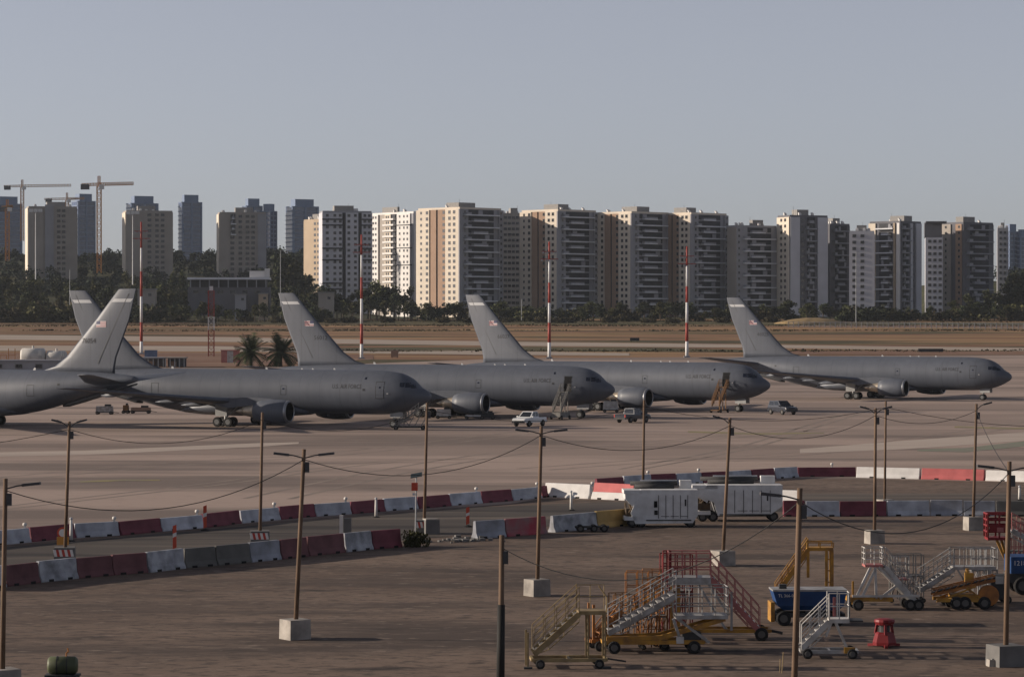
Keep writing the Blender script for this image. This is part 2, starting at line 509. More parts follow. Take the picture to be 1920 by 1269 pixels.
FUS = [(0, 3.6, 3.6, 0.02), (.1, 3.9, 3.3, .33), (.35, 4.15, 3.05, .62), (.7, 4.38, 2.85, .92), (1.28, 4.70, 2.52, 1.28), (1.75, 5.15, 2.3, 1.5), (2.2, 5.55, 2.12, 1.68),
       (2.9, 5.95, 1.92, 1.9), (3.7, 6.24, 1.75, 2.1), (5.0, 6.46, 1.57, 2.32), (6.5, 6.57, 1.51, 2.42), (8.5, 6.6, 1.5, 2.45), (14, 6.6, 1.5, 2.45), (22, 6.6, 1.5, 2.45),
       (31, 6.6, 1.5, 2.45), (34, 6.6, 1.85, 2.36), (37, 6.58, 2.55, 2.12), (40, 6.5, 3.35, 1.72), (43, 6.4, 4.15, 1.25), (45.5, 6.25, 4.8, .8), (47.3, 6.05, 5.25, .42), (47.9, 5.85, 5.45, .18)]
def fus(a):
    a = min(max(a, 0.0), 47.9)
    for k in range(len(FUS) - 1):
        if a <= FUS[k + 1][0]:
            break
    x0, x1 = FUS[k][0], FUS[k + 1][0]
    t = (a - x0) / (x1 - x0)
    res = []
    for c in (1, 2, 3):
        p0, p1 = FUS[k][c], FUS[k + 1][c]
        d = (p1 - p0) / (x1 - x0)
        dm = d if k == 0 else (p0 - FUS[k - 1][c]) / (x0 - FUS[k - 1][0])
        dp = d if k + 2 >= len(FUS) else (FUS[k + 2][c] - p1) / (FUS[k + 2][0] - x1)
        m0 = 0 if dm * d <= 0 else 2 * dm * d / (dm + d)
        m1 = 0 if dp * d <= 0 else 2 * dp * d / (dp + d)
        hh = x1 - x0
        res.append((2 * t ** 3 - 3 * t ** 2 + 1) * p0 + (t ** 3 - 2 * t ** 2 + t) * hh * m0 + (-2 * t ** 3 + 3 * t ** 2) * p1 + (t ** 3 - t ** 2) * hh * m1)
    return res
def fside(a, z, off=0.0):
    zt, zb, w_ = fus(a)
    zc, h_ = (zt + zb) / 2, (zt - zb) / 2
    q = max(0.0, 1 - ((z - zc) / (h_ + 1e-6)) ** 2)
    return w_ * math.sqrt(q) + off
def fpatch(a0, a1, z0, z1, side, off, n=4, mi=0, mb=None, slant=0.0):
    mb = mb or MB()
    V = []
    for j in range(n + 1):
        for i in range(n + 1):
            z = z0 + (z1 - z0) * j / n
            a = a0 + (a1 - a0) * i / n + slant * (j / n)
            V.append((a, side * fside(a, z, off), z))
    Fq = []
    for j in range(n):
        for i in range(n):
            q = (j * (n + 1) + i, j * (n + 1) + i + 1, (j + 1) * (n + 1) + i + 1, (j + 1) * (n + 1) + i)
            Fq.append(q if side < 0 else q[::-1])
    return mb.add(V, Fq, mi)
def frame_patch(a0, a1, z0, z1, side, t, off):
    mb = MB()
    for r in ((a0 - t, a1 + t, z0 - t, z0), (a0 - t, a1 + t, z1, z1 + t), (a0 - t, a0, z0, z1), (a1, a1 + t, z0, z1)):
        fpatch(*r, side, off, 3, mb=mb)
    return mb
def airfoil(le, ch, y, z, th, axis='y', n=9, camber=0.0):
    """ring of points of a wing section; chord along x"""
    up, lo = [], []
    for i in range(n):
        t = 0.5 - 0.5 * math.cos(math.pi * i / (n - 1))
        yt = th * ch * 5 * (0.2969 * math.sqrt(t) - 0.126 * t - 0.3516 * t * t + 0.2843 * t ** 3 - 0.1036 * t ** 4)
        cz = camber * ch * 4 * t * (1 - t)
        up.append((le + t * ch, yt + cz)); lo.append((le + t * ch, -yt * 0.9 + cz))
    ring = up + lo[-2:0:-1]
    if axis == 'y':
        return [(x, y, z + d) for x, d in ring]
    return [(x, d, z) for x, d in ring]

def wheel_mesh(name, r, wd):
    mb = MB()
    mb.lathe([(-wd / 2, r * .62), (-wd / 2, r * .86), (-wd * .3, r), (wd * .3, r), (wd / 2, r * .86), (wd / 2, r * .62)], (0, 0, 0), (0, 1, 0), 18, 0)
    mb.lathe([(-wd / 2 - .01, r * .2), (-wd / 2 - .012, r * .5), (-wd * .42, r * .6), (wd * .42, r * .6), (wd / 2 + .012, r * .5), (wd / 2 + .01, r * .2)], (0, 0, 0), (0, 1, 0), 14, 1)
    return mb.mesh(name, [MATS['tyre'], MATS['hub_grey']], False)
WH_MAIN = wheel_mesh('wheel', .58, .42)
WH_NOSE = wheel_mesh('wheel', .48, .32)

def build_aircraft():
    root = place('tanker_aircraft', None)
    mb = MB()
    sts = [0.02, .1, .22, .35, .5, .7, .95, 1.28, 1.5, 1.75, 2.0, 2.2, 2.5, 2.9, 3.3, 3.7, 4.3, 5, 5.7, 6.5, 7.5, 8.5, 11, 14, 18, 22, 26, 29, 31, 32.5, 34, 35.5, 37, 38.5, 40, 41.5, 43, 44.3, 45.5, 46.5, 47.3, 47.9]
    rings = []
    N = 36
    for a in sts:
        zt, zb, w_ = fus(a)
        rings.append([(a, w_ * math.cos(2 * math.pi * i / N), (zt + zb) / 2 + (zt - zb) / 2 * math.sin(2 * math.pi * i / N)) for i in range(N)])
    mb.loft(rings)
    body = mb.build('fuselage', AG, root, True)
    # wing to body fairing
    mb = MB()
    rr = []
    for a, w_, zt, zb in ((14.2, .3, 1.9, 1.6), (15.6, 1.6, 2.3, 1.35), (17.5, 2.5, 3.0, 1.2), (21, 2.72, 3.3, 1.12), (26, 2.72, 3.2, 1.12), (29, 2.4, 2.9, 1.25), (31.5, 1.3, 2.3, 1.45), (32.6, .3, 1.9, 1.6)):
        rr.append([(a, w_ * math.copysign(abs(math.cos(t)) ** .7, math.cos(t)), (zt + zb) / 2 + (zt - zb) / 2 * math.sin(t)) for t in [2 * math.pi * i / 24 for i in range(24)]])
    mb.loft(rr)
    mb.build('belly_fairing', AG, body, True)
    for sd_ in (1, -1):
        for (a0, a1, z0, z1, sl) in ((2.62, 3.12, 4.72, 5.2, .05), (2.02, 2.52, 4.66, 5.2, .06), (1.45, 1.92, 4.58, 5.02, .25)):
            fpatch(a0, a1, z0, z1, sd_, .012, 3, slant=sl).build('cockpit_window', MATS['cockpit_glass'], body)
        fpatch(7.2, 7.45, 5.55, 5.8, sd_, .012, 2).build('window', MATS['cockpit_glass'], body)
        frame_patch(17.3, 17.95, 3.75, 4.75, sd_, .05, .012).build('hatch', MATS['door_seam'], body)
        fpatch(17.5, 17.75, 4.3, 4.5, sd_, .014, 2).build('window', MATS['cockpit_glass'], body)
        fpatch(38.2, 38.5, 4.9, 5.15, sd_, .014, 2).build('vent', MATS['door_seam'], body)
        frame_patch(34.2, 35.1, 3.7, 4.9, sd_, .05, .012).build('hatch', MATS['door_seam'], body)
        fpatch(4.35, 4.55, 3.9, 4.02, sd_, .03, 2).build('probe', MATS['antenna_white'], body)
        # painted lettering follows the curve of the skin
        V, Fq = text_mesh('U.S. AIR FORCE', 0.72)
        wtx = max(v[0] for v in V)
        k = 3.75 / wtx
        P = []
        for x, y, _ in V:
            a = (11.4 - x * k) if sd_ > 0 else (7.65 + x * k)
            z = 4.5 + y * 1.0
            P.append((a, sd_ * fside(a, z, .013), z))
        MB().add(P, Fq).build('lettering', MATS['letter_dark'], body)
        fpatch(7.2, 7.5, 4.25, 4.5, sd_, .013, 2).build('insignia', MATS['letter_dark'], body)
    for a, s_ in ((12.2, .15), (15.0, .13), (16.4, .13), (21, .17), (33.5, .2)):
        MB().loft([[(a - s_, -.05, 6.55), (a + s_, -.05, 6.55), (a + s_, .05, 6.55), (a - s_, .05, 6.55)], [(a, -.03, 6.55 + s_ * 1.5), (a + s_, -.03, 6.55 + s_ * 1.5), (a + s_, .03, 6.55 + s_ * 1.5), (a, .03, 6.55 + s_ * 1.5)]]).build('antenna', MATS['antenna_white'], body)
    MB().box((13, 0, 1.42), (.35, .06, .5)).build('antenna', MATS['aircraft_grey_dark'], body)
    # wings
    for sd_ in (1, -1):
        mb = MB()
        R = [airfoil(15.9, 12.2, 0, 2.45, .12), airfoil(17.4, 10.8, sd_ * 2.2, 2.6, .125), airfoil(21.6, 7.0, sd_ * 8.2, 3.15, .11), airfoil(27.3, 4.65, sd_ * 16, 3.95, .1), airfoil(32.6, 2.6, sd_ * 23.3, 4.72, .09), airfoil(33.5, 1.4, sd_ * 23.9, 4.8, .06)]
        if sd_ < 0:
            R = [r[::-1] for r in R]
        mb.loft(R)
        wg = mb.build('wing', AG, root, True)
        for y, te, z, ln in ((5.0, 28.6, 2.6, 3.6), (9.4, 29.4, 3.08, 4.0), (13.5, 31.0, 3.52, 3.4), (17.0, 32.4, 3.93, 2.8)):
            MB().lathe([(0, .04), (.5, .15), (1.2, .25), (2.2, .26), (ln * .8, .17), (ln, .03)], (te - ln * .72, sd_ * y, z), (1, 0, -.04), 10).build('flap_fairing', AG, wg, True)
        # engine
        e = Vector((14.0, sd_ * 7.9, 1.95))
        mb = MB()
        mb.lathe([(0.0, 1.08), (.05, 1.2), (.3, 1.3), (1.0, 1.37), (2.2, 1.38), (3.4, 1.26), (4.25, 1.06), (4.25, .98), (3.2, 1.0)], e, (1, 0, 0), 28, 0, False, False)
        mb.lathe([(0.05, 1.06), (.5, 1.1), (1.15, 1.12)], e, (1, 0, 0), 28, 1, False, False)
        en = mb.build('engine', [AG, MATS['fan_dark']], root, True)
        MB().lathe([(.02, 1.04), (-.06, 1.1), (-.02, 1.19), (.22, 1.285), (.24, 1.26)], e, (1, 0, 0), 28, 0, False, False).build('intake_lip', MATS['inlet_metal'], en, True)
        mb = MB()
        mb.lathe([(1.12, 1.12), (1.13, .3)], e, (1, 0, 0), 28, 0, False, False)
        mb.lathe([(.55, .02), (.75, .16), (1.12, .32)], e, (1, 0, 0), 14, 0, False, False)
        mb.build('fan', MATS['fan_dark'], en, True)
        mb = MB()
        mb.lathe([(3.2, .82), (4.3, .78), (5.4, .58), (5.9, .5), (5.9, .42)], e, (1, 0, 0), 20, 0, True, True)
        mb.lathe([(5.85, .36), (6.5, .2), (6.9, .03)], e, (1, 0, 0), 14, 0, True, True)
        mb.build('exhaust', MATS['exhaust_metal'], en, True)
        mb = MB()
        pr = []
        for x, zt, zb in ((15.2, 3.2, 3.0), (16.6, 3.42, 2.9), (19.0, 3.55, 2.6), (21.8, 3.4, 2.3), (24.0, 3.0, 2.75)):
            pr.append([(x, sd_ * 7.9 - .16, zb), (x, sd_ * 7.9 + .16, zb), (x, sd_ * 7.9 + .16, zt), (x, sd_ * 7.9 - .16, zt)])
        mb.loft(pr).build('pylon', AG, en)
        # stabiliser
        mb = MB()
        R = [airfoil(40.2, 6.4, sd_ * .2, 5.22, .1), airfoil(41.4, 5.3, sd_ * 1.4, 5.38, .095), airfoil(46.2, 2.2, sd_ * 9.0, 6.3, .085), airfoil(46.9, 1.3, sd_ * 9.3, 6.34, .06)]
        if sd_ < 0:
            R = [r[::-1] for r in R]
        mb.loft(R).build('stabilizer', AG, root, True)
        # main gear
        gx, gy = 24.0, sd_ * 4.65
        mb = MB()
        mb.tube((gx, gy, .62), (gx - .1, gy - sd_ * .35, 2.9), .17, .2, 10)
        mb.tube((gx, gy, 1.0), (gx - 1.4, gy - sd_ * 1.2, 2.6), .08, .08, 8)
        mb.beam((gx - .95, gy, .6), (gx + .95, gy, .6), .22, .2)
        for dx in (-.72, .72):
            mb.tube((gx + dx, gy - .62, .58), (gx + dx, gy + .62, .58), .09, .09, 8)
        mb.box((gx + .25, gy + sd_ * .55, 2.0), (1.5, .06, 1.5))
        mg = mb.build('main_gear', MATS['strut_white'], root)
        for dx in (-.72, .72):
            for dy in (-.55, .55):
                place('wheel', WH_MAIN, mg, (gx + dx, gy + dy, .58))
    # nose gear
    mb = MB()
    mb.tube((4.6, 0, .48), (4.75, 0, 2.1), .1, .13, 10)
    mb.tube((4.6, 0, .9), (3.6, 0, 2.1), .06, .06, 8)
    mb.tube((4.6, -.4, .48), (4.6, .4, .48), .07, .07, 8)
    for sd_ in (1, -1):
        mb.box((4.1, sd_ * .55, 1.5), (1.6, .05, .65))
    mb.box((4.5, 0, 1.15), (.12, .5, .2))
    ng = mb.build('nose_gear', MATS['strut_white'], root)
    for dy in (-.3, .3):
        place('wheel', WH_NOSE, ng, (4.6, dy, .48))
    # fin
    mb = MB()
    R = [airfoil(33.8, 11.0, 0, 6.3, .045, 'z'), airfoil(36.3, 8.5, 0, 7.0, .075, 'z'), airfoil(38.0, 7.0, 0, 8.1, .09, 'z'), airfoil(42.3, 4.55, 0, 12.5, .09, 'z'), airfoil(45.25, 2.45, 0, 15.75, .085, 'z'), airfoil(45.5, 2.2, 0, 15.85, .06, 'z')]
    fin = mb.loft([r[::-1] for r in R]).build('fin', AG, root, True)
    def fin_y(x, z):
        t = (z - 8.1) / (15.75 - 8.1)
        le = 38.0 + t * 7.25
        ch = 7.0 - t * 4.55
        u = min(.98, max(.02, (x - le) / ch))
        return ch * .088 * 5 * (0.2969 * math.sqrt(u) - 0.126 * u - 0.3516 * u * u + 0.2843 * u ** 3 - 0.1036 * u ** 4)
    root['_'] = 0
    del root['_']
    for sd_ in (1, -1):
        def fq(x0, x1, z0, z1, lean, m, nm, off=.012, par=fin, nx=6):
            V = []
            for j in range(2):
                for i in range(nx + 1):
                    z = z0 if j == 0 else z1
                    x = x0 + (x1 - x0) * i / nx + lean * j
                    V.append((x, sd_ * (fin_y(x, z) + off), z))
            Fq = []
            for i in range(nx):
                q = (i, i + 1, nx + 2 + i, nx + 1 + i)
                Fq.append(q if sd_ < 0 else q[::-1])
            return MB().add(V, Fq).build(nm, m, par)
        fq(44.45, 46.95, 14.35, 14.72, .34, MATS['band_white'], 'tail_band')
        fl = fq(42.35, 43.7, 11.5, 12.2, 0, MATS['flag_white'], 'flag')
        if sd_ > 0:
            fq(42.35, 42.9, 11.85, 12.2, 0, MATS['flag_blue'], 'canton', .018, fin, 3)
        else:
            fq(42.35, 42.9, 11.85, 12.2, 0, MATS['flag_blue'], 'canton', .018, fin, 3)
        for k in range(3):
            fq(42.35 if k == 0 else 42.92, 43.7, 11.56 + .22 * k, 11.66 + .22 * k, 0, MATS['flag_red'], 'flag_stripe', .016)
        # hinge line of the rudder
        V = []
        for i in range(9):
            z = 7.4 + i * (15.3 - 7.4) / 8
            t = (z - 8.1) / 7.65
            xh = 38.0 + t * 7.25 + (7.0 - t * 4.55) * .70
            for d in (-.05, .05):
                V.append((xh + d, sd_ * (fin_y(xh, z) + .015), z))
        Fq = [((i * 2, i * 2 + 1, i * 2 + 3, i * 2 + 2) if sd_ < 0 else (i * 2 + 2, i * 2 + 3, i * 2 + 1, i * 2)) for i in range(8)]
        MB().add(V, Fq).build('rudder_hinge', MATS['aircraft_grey_dark'], fin)
    # refuelling boom under the tail
    mb = MB()
    mb.lathe([(0, .12), (.8, .3), (3, .32), (7.2, .26), (7.4, .14), (10.4, .12), (10.6, .05)], (37.6, 0, 2.55), (1, 0, .255), 12)
    bo = mb.build('refuelling_boom', MATS['aircraft_grey_dark'], root, True)
    for sd_ in (1, -1):
        MB().loft([[(43.0, sd_ * .2, 3.9), (44.0, sd_ * .2, 3.85), (44.0, sd_ * .28, 3.85), (43.0, sd_ * .28, 3.6)], [(43.8, sd_ * 1.3, 4.45), (44.6, sd_ * 1.3, 4.65), (44.6, sd_ * 1.36, 4.62), (43.8, sd_ * 1.36, 4.42)]]).build('boom_vane', AG, bo)
    return root, fin_y

def serial(root, txt, fin_y):
    fin = [c for c in root.children if c.name.startswith('fin')][0]
    for sd_ in (1, -1):
        V, Fq = text_mesh(txt, 0.8)
        wd = max(v[0] for v in V)
        k = 1.95 / wd
        P = []
        for x, y, _ in V:
            a = 42.3 - x * k if sd_ > 0 else 40.35 + x * k
            z = 9.72 + y
            P.append((a, sd_ * (fin_y(a, z) + .012), z))
        MB().add(P, Fq).build('serial_number', MATS['letter_dark'], fin)
def doors(root, opened):
    body = [c for c in root.children if c.name.startswith('fuselage')][0]
    for sd_ in (1, -1):
        frame_patch(4.95, 5.85, 3.45, 5.25, sd_, .07, .012).build('door_frame', MATS['door_seam'], body)
        if opened and sd_ > 0:
            fpatch(4.95, 5.85, 3.45, 5.25, sd_, .014, 4).build('open_doorway', MATS['black_opening'], body)  # black patch on closed skin, doorway darkness put into its colour
        else:
            d = fpatch(4.95, 5.85, 3.45, 5.25, sd_, .016, 4).build('door', AG, body)
            fpatch(5.3, 5.5, 4.55, 4.75, sd_, .02, 2).build('window', MATS['cockpit_glass'], body)

proto, FINY = build_aircraft()
PLANES = [  # nose x, nose y, heading angle towards the camera, open door, serial, label
    ((-9.2, 333.8), .398, False, '64022', 'grey military tanker aircraft with closed front door, its tail behind the left-pointing one', False),
    ((12.8, 365.5), .425, True, '56012', 'grey military tanker aircraft with pale stairs at its open door, behind the white pickup', False),
    ((34.3, 389.9), .543, True, '66037', 'grey military tanker aircraft with orange stairs at its open front door', False),
    ((76.0, 446.0), .51, False, '46025', 'grey military tanker aircraft farthest to the right, whole side in view, standing apart', False),
    (None, .49, False, '76054', 'grey military tanker aircraft cut by the left frame edge, nose pointing left', True)]
roots = [proto] + [copy_tree(proto) for _ in range(4)]
for r, (pos, th, od, ser, lab, left) in zip(roots, PLANES):
    if left:
        tail = Vector(((254 - 960) / FPX * 329.5, 329.5))
        aft = Vector((math.cos(th), -math.sin(th)))
        nose = tail - aft * 47.6
        r.location = (nose.x, nose.y, 0)
        r.rotation_euler = (0, 0, -th)
        for c in r.children:
            if 'gear' in c.name:
                c.location.z = 0
    else:
        r.location = (pos[0], pos[1], 0)
        r.rotation_euler = (0, 0, math.pi - th)
    tag(r, lab, 'aircraft', 'tanker aircraft parked on the apron')
    serial(r, ser, FINY)
    doors(r, od)
# ------------------------------------------------------------------ apartment towers
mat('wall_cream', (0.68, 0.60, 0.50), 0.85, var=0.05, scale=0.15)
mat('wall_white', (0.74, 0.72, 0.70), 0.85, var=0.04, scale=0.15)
mat('wall_grey', (0.33, 0.33, 0.355), 0.85, var=0.07, scale=0.12)  # on the slot towers it also carries the right face's shade
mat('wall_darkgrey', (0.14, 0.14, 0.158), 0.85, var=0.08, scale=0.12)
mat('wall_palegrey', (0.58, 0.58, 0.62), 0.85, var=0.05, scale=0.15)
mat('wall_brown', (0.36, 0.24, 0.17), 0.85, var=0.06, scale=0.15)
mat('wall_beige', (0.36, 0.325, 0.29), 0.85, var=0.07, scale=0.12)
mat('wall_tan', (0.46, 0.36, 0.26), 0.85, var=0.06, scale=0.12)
mat('slab_white', (0.74, 0.75, 0.79), 0.8, var=0.06, scale=0.3)
mat('slab_grey', (0.30, 0.305, 0.335), 0.8, var=0.08, scale=0.3)
mat('dark_slot', (0.025, 0.025, 0.03), 0.9, var=0.1)
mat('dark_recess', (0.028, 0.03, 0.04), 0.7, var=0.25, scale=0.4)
mat('window_glass', (0.022, 0.023, 0.03), 0.15, var=0.1, spec=0.5, rnd=0.5)
mat('window_frame', (0.2, 0.195, 0.19), 0.7, var=0.05)
mat('blue_glass', (0.04, 0.07, 0.16), 0.22, var=0.15, scale=0.1, spec=0.6)
mat('tower_band', (0.15, 0.21, 0.33), 0.6, var=0.08)
mat('roof_grey', (0.30, 0.29, 0.28), 0.9, var=0.1)
FH = 3.0
WINM = {}
def window_mesh(wd, ht):
    k = (round(wd, 2), round(ht, 2))
    if k not in WINM:
        mb = MB()
        t = .12
        # frame round a recessed pane, outward is -y
        for c, d in (((0, -.04, -ht / 2 + t / 2), (wd, .16, t)), ((0, -.04, ht / 2 - t / 2), (wd, .12, t)), ((-wd / 2 + t / 2, -.04, 0), (t, .12, ht - 2 * t)), ((wd / 2 - t / 2, -.04, 0), (t, .12, ht - 2 * t))):
            mb.box(c, d, mi=1)
        mb.box((0, -.015, 0), (wd - 2 * t, .05, ht - 2 * t), mi=0)
        WINM[k] = mb.mesh('window', [MATS['window_glass'], MATS['window_frame']])
    return WINM[k]
BOXM = {}
def box_mesh(name, d, m):
    k = (name, tuple(round(x, 2) for x in d), m.name)
    if k not in BOXM:
        BOXM[k] = MB().box((0, 0, 0), d).mesh(name, m)
    return BOXM[k]

class Tower:
    """near corner at the origin; local x runs along the right face (normal -y), local y back along the left face (normal -x)"""
    def __init__(s, label, x0, xc, x1, top, scale, alpha=45, wall='wall_cream', name='apartment_tower', depth=None, basez=None):
        s.Y = FPX / scale
        a = math.radians(alpha)
        s.L = (xc - x0) / scale / math.cos(a)
        s.R = (x1 - xc) / scale / math.sin(a)
        if depth: s.L = max(s.L, depth) if alpha > 60 else s.L
        if alpha < 30 and depth: s.R = max(s.R, depth)
        p = atY(xc, s.Y)
        if basez is not None: p.z = basez
        s.z0 = p.z
        s.h = zat(top, s.Y) - p.z
        s.root = thing(name, label, 'building', p, math.pi / 2 - a)
        # rotation: local x axis = (sin a, cos a)
        s.wall = MATS[wall]
        s.nf = int(s.h // FH)
    def body(s, x0=0, x1=None, y0=0, y1=None, h=None, m=None, name='wall', z0=-3.0):
        x1 = s.R if x1 is None else x1
        y1 = s.L if y1 is None else y1
        h = s.h if h is None else h
        return MB().box(((x0 + x1) / 2, (y0 + y1) / 2, (h + z0) / 2), (x1 - x0, y1 - y0, h - z0)).build(name, m or s.wall, s.root)
    def win(s, face, u, wd=1.2, ht=1.3, f0=0, f1=None, off=0.0, step=1):
        f1 = s.nf if f1 is None else f1
        me = window_mesh(wd, ht)
        for f in range(f0, f1, step):
            z = s.h - (s.nf - f) * FH + 1.6
            if face == 'R':
                place('window', me, s.root, (u, -off - .03, z))
            else:
                place('window', me, s.root, (-off - .03, u, z), -math.pi / 2)
    def panel(s, face, u0, u1, d, m, h=None, z0=-3.0, name='wall_panel'):
        h = s.h if h is None else h
        if face == 'R':
            return MB().box(((u0 + u1) / 2, -d / 2, (h + z0) / 2), (u1 - u0, d, h - z0)).build(name, m, s.root)
        return MB().box((-d / 2, (u0 + u1) / 2, (h + z0) / 2), (d, u1 - u0, h - z0)).build(name, m, s.root)
    def hbar(s, face, u0, u1, z, ht, d, m, name='balcony_slab'):
        if face == 'R':
            return place(name, box_mesh(name, (u1 - u0, d, ht), m), s.root, ((u0 + u1) / 2, -d / 2, z))
        return place(name, box_mesh(name, (d, u1 - u0, ht), m), s.root, (-d / 2, (u0 + u1) / 2, z))
    def balconies(s, face, u0, u1, f0=0, f1=None, light=True):
        """alternating long bright slabs and short parapets in front of dark panels that stand for recess shade"""
        f1 = s.nf if f1 is None else f1
        ln = u1 - u0
        rng = random.Random(int(s.h * 100) + int(u0 * 10))
        for f in range(f0, f1):
            z = s.h - (s.nf - f) * FH
            s.hbar(face, u0 + ln * .18, u1 - ln * .12, z + 1.75, 2.3, .12, MATS['dark_recess'], 'balcony_shade_panel')  # flat dark panel, the recess shade is put into its colour
            if f % 2 == 0:
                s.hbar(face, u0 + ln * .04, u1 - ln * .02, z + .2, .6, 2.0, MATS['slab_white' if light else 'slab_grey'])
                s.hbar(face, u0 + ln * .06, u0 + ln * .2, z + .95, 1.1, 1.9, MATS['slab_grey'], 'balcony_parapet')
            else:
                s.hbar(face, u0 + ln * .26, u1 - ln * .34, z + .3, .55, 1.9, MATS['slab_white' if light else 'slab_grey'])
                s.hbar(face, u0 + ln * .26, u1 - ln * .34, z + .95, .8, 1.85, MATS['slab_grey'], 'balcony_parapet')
            if rng.random() < .6:
                q = rng.uniform(.2, .7)
                s.hbar(face, u0 + ln * q, u0 + ln * (q + .12), z + 1.6, 2.0, .5, MATS['wall_grey'], 'screen_wall')
    def roof(s, seed=0, rows=True):
        rng = random.Random(seed + int(s.R * 31))
        MB().box((s.R / 2, s.L / 2, s.h + .5), (s.R * .98, s.L * .98, 1.0)).build('parapet', s.wall, s.root)
        pw, pl = s.R * rng.uniform(.25, .4), s.L * rng.uniform(.25, .45)
        MB().box((s.R * rng.uniform(.35, .6), s.L * rng.uniform(.35, .6), s.h + 2.2), (pw, pl, 3.2)).build('lift_house', MATS['roof_grey'], s.root)
        for k in range(5):
            x, y = s.R * rng.uniform(.1, .9), s.L * rng.uniform(.1, .9)
            mb = MB()
            mb.tube((x - .6, y, s.h + 2.1), (x + .6, y, s.h + 2.1), .35, .35, 8)
            mb.box((x, y - .5, s.h + 1.5), (1.4, .8, .9))
            mb.build('water_heater', MATS['wall_white'], s.root)
        x, y = s.R * rng.uniform(.2, .8), s.L * rng.uniform(.2, .8)
        MB().tube((x, y, s.h), (x, y, s.h + 5.5), .08, .05, 6).build('aerial', MATS['dark_slot'], s.root)

def slot_tower(label, x0, xc, x1, top, scale, full=True, seed=0):
    t = Tower(label, x0, xc, x1, top, scale, 45, 'wall_cream')
    L, R = t.L, t.R
    t.body(m=MATS['wall_grey'])  # bluish grey puts the shade of the right face into its colour
    # left face from the near corner back: cream, brown, slot, brown, cream
    t.panel('L', 0.0, L * .31, .9, MATS['wall_cream'])
    t.panel('L', L * .31, L * .50, .45, MATS['wall_brown'])
    t.panel('L', L * .50, L * .54, .06, MATS['dark_slot'], name='dark_slot')
    t.panel('L', L * .54, L * .69, .45, MATS['wall_brown'])
    t.panel('L', L * .69, L, .9, MATS['wall_cream'])
    t.win('L', L * .10, 1.5, 1.6, off=.9)
    t.win('L', L * .21, 1.5, 1.6, off=.9)
    t.win('L', L * .36, 1.5, 1.6, off=.45)
    t.win('L', L * .74, 1.5, 1.6, off=.9)
    t.win('L', L * .88, 1.1, 1.3, off=.9)
    t.panel('R', -0.9, R * .05, .7, MATS['wall_grey'])
    t.panel('R', R * .9, R, .8, MATS['wall_grey'])
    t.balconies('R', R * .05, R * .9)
    t.win('R', R * .12, 1.2, 1.4, off=.02)
    t.win('R', R * .95, 1.1, 1.3, off=.8)
    t.roof(seed)
    return t
slot_tower('cream and brown apartment tower with dark central slot, leftmost of the slotted towers', 780, 862, 941, 392, 3.85, seed=1)
slot_tower('cream apartment tower second of the slotted brown row, behind the third red and white mast', 977, 1046, 1121, 396, 3.83, seed=2)
slot_tower('apartment tower with striped balconies third of the slotted brown row', 1115, 1184, 1260, 400, 3.82, seed=3)
slot_tower('apartment tower with stepped roof behind the rightmost red and white mast', 1232, 1296, 1369, 402, 3.80, seed=4)

def window_tower(label, x0, xc, x1, top, scale, alpha, wall, lcols, rcols, panels=(), seed=0, depth=None, wd=1.4, lm=None, ht=1.5):
    t = Tower(label, x0, xc, x1, top, scale, alpha, wall, depth=depth)
    t.body()
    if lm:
        t.panel('L', 0, t.L, .3, MATS[lm])  # paler left face, sunlight put into the wall colour
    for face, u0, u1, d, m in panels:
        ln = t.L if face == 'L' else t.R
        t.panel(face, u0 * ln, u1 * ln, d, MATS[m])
    for c in lcols:
        t.win('L', t.L * c, wd, ht, off=.3 if lm else 0)
    for c in rcols:
        t.win('R', t.R * c, wd, ht)
    t.roof(seed)
    return t
t = window_tower('dark beige apartment block set back between the first two slotted towers', 930, 940, 990, 403, 3.55, 78, 'wall_beige', (), (.15, .3, .45, .6, .75), seed=5, depth=18, wd=1.8)
t = Tower('grey apartment tower with shaded balconies between slotted row and cream stripe tower', 1366, 1381, 1461, 426, 3.8, 60, 'wall_grey')
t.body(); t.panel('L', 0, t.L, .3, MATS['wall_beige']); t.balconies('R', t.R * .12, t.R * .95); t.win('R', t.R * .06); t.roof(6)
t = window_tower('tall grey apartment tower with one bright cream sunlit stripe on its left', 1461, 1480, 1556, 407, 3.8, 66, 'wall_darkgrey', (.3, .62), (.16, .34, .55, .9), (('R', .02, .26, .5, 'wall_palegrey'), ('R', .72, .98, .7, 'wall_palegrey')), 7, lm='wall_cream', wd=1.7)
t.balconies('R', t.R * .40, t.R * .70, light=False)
t = Tower('dark apartment tower with narrow balconies left of the grey windowed slab', 1535, 1556, 1596, 423, 3.75, 60, 'wall_darkgrey')
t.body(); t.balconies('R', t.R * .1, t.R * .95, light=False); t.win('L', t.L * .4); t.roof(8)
t = window_tower('pale grey slab tower with two columns of small windows', 1590, 1592, 1639, 437, 3.95, 97, 'wall_palegrey', (), (.2, .52), seed=9, depth=14, wd=1.8)
t = Tower('unfinished looking tower with sunlit open balconies and a white stripe', 1636, 1688, 1734, 418, 3.78, 45, 'wall_darkgrey')
t.body(); t.balconies('L', t.L * .15, t.L * .75); t.panel('L', 0, t.L * .1, .9, MATS['wall_white']); t.panel('L', t.L * .12, t.L * .16, 1.6, MATS['wall_tan']); t.panel('L', t.L * .78, t.L, .6, MATS['wall_cream'])
t.win('R', t.R * .6); t.panel('R', t.R * .45, t.R * .55, .6, MATS['wall_palegrey']); t.panel('R', t.R * .7, t.R * .95, .8, MATS['wall_palegrey']); t.balconies('R', t.R * .05, t.R * .42, light=False); t.roof(10)
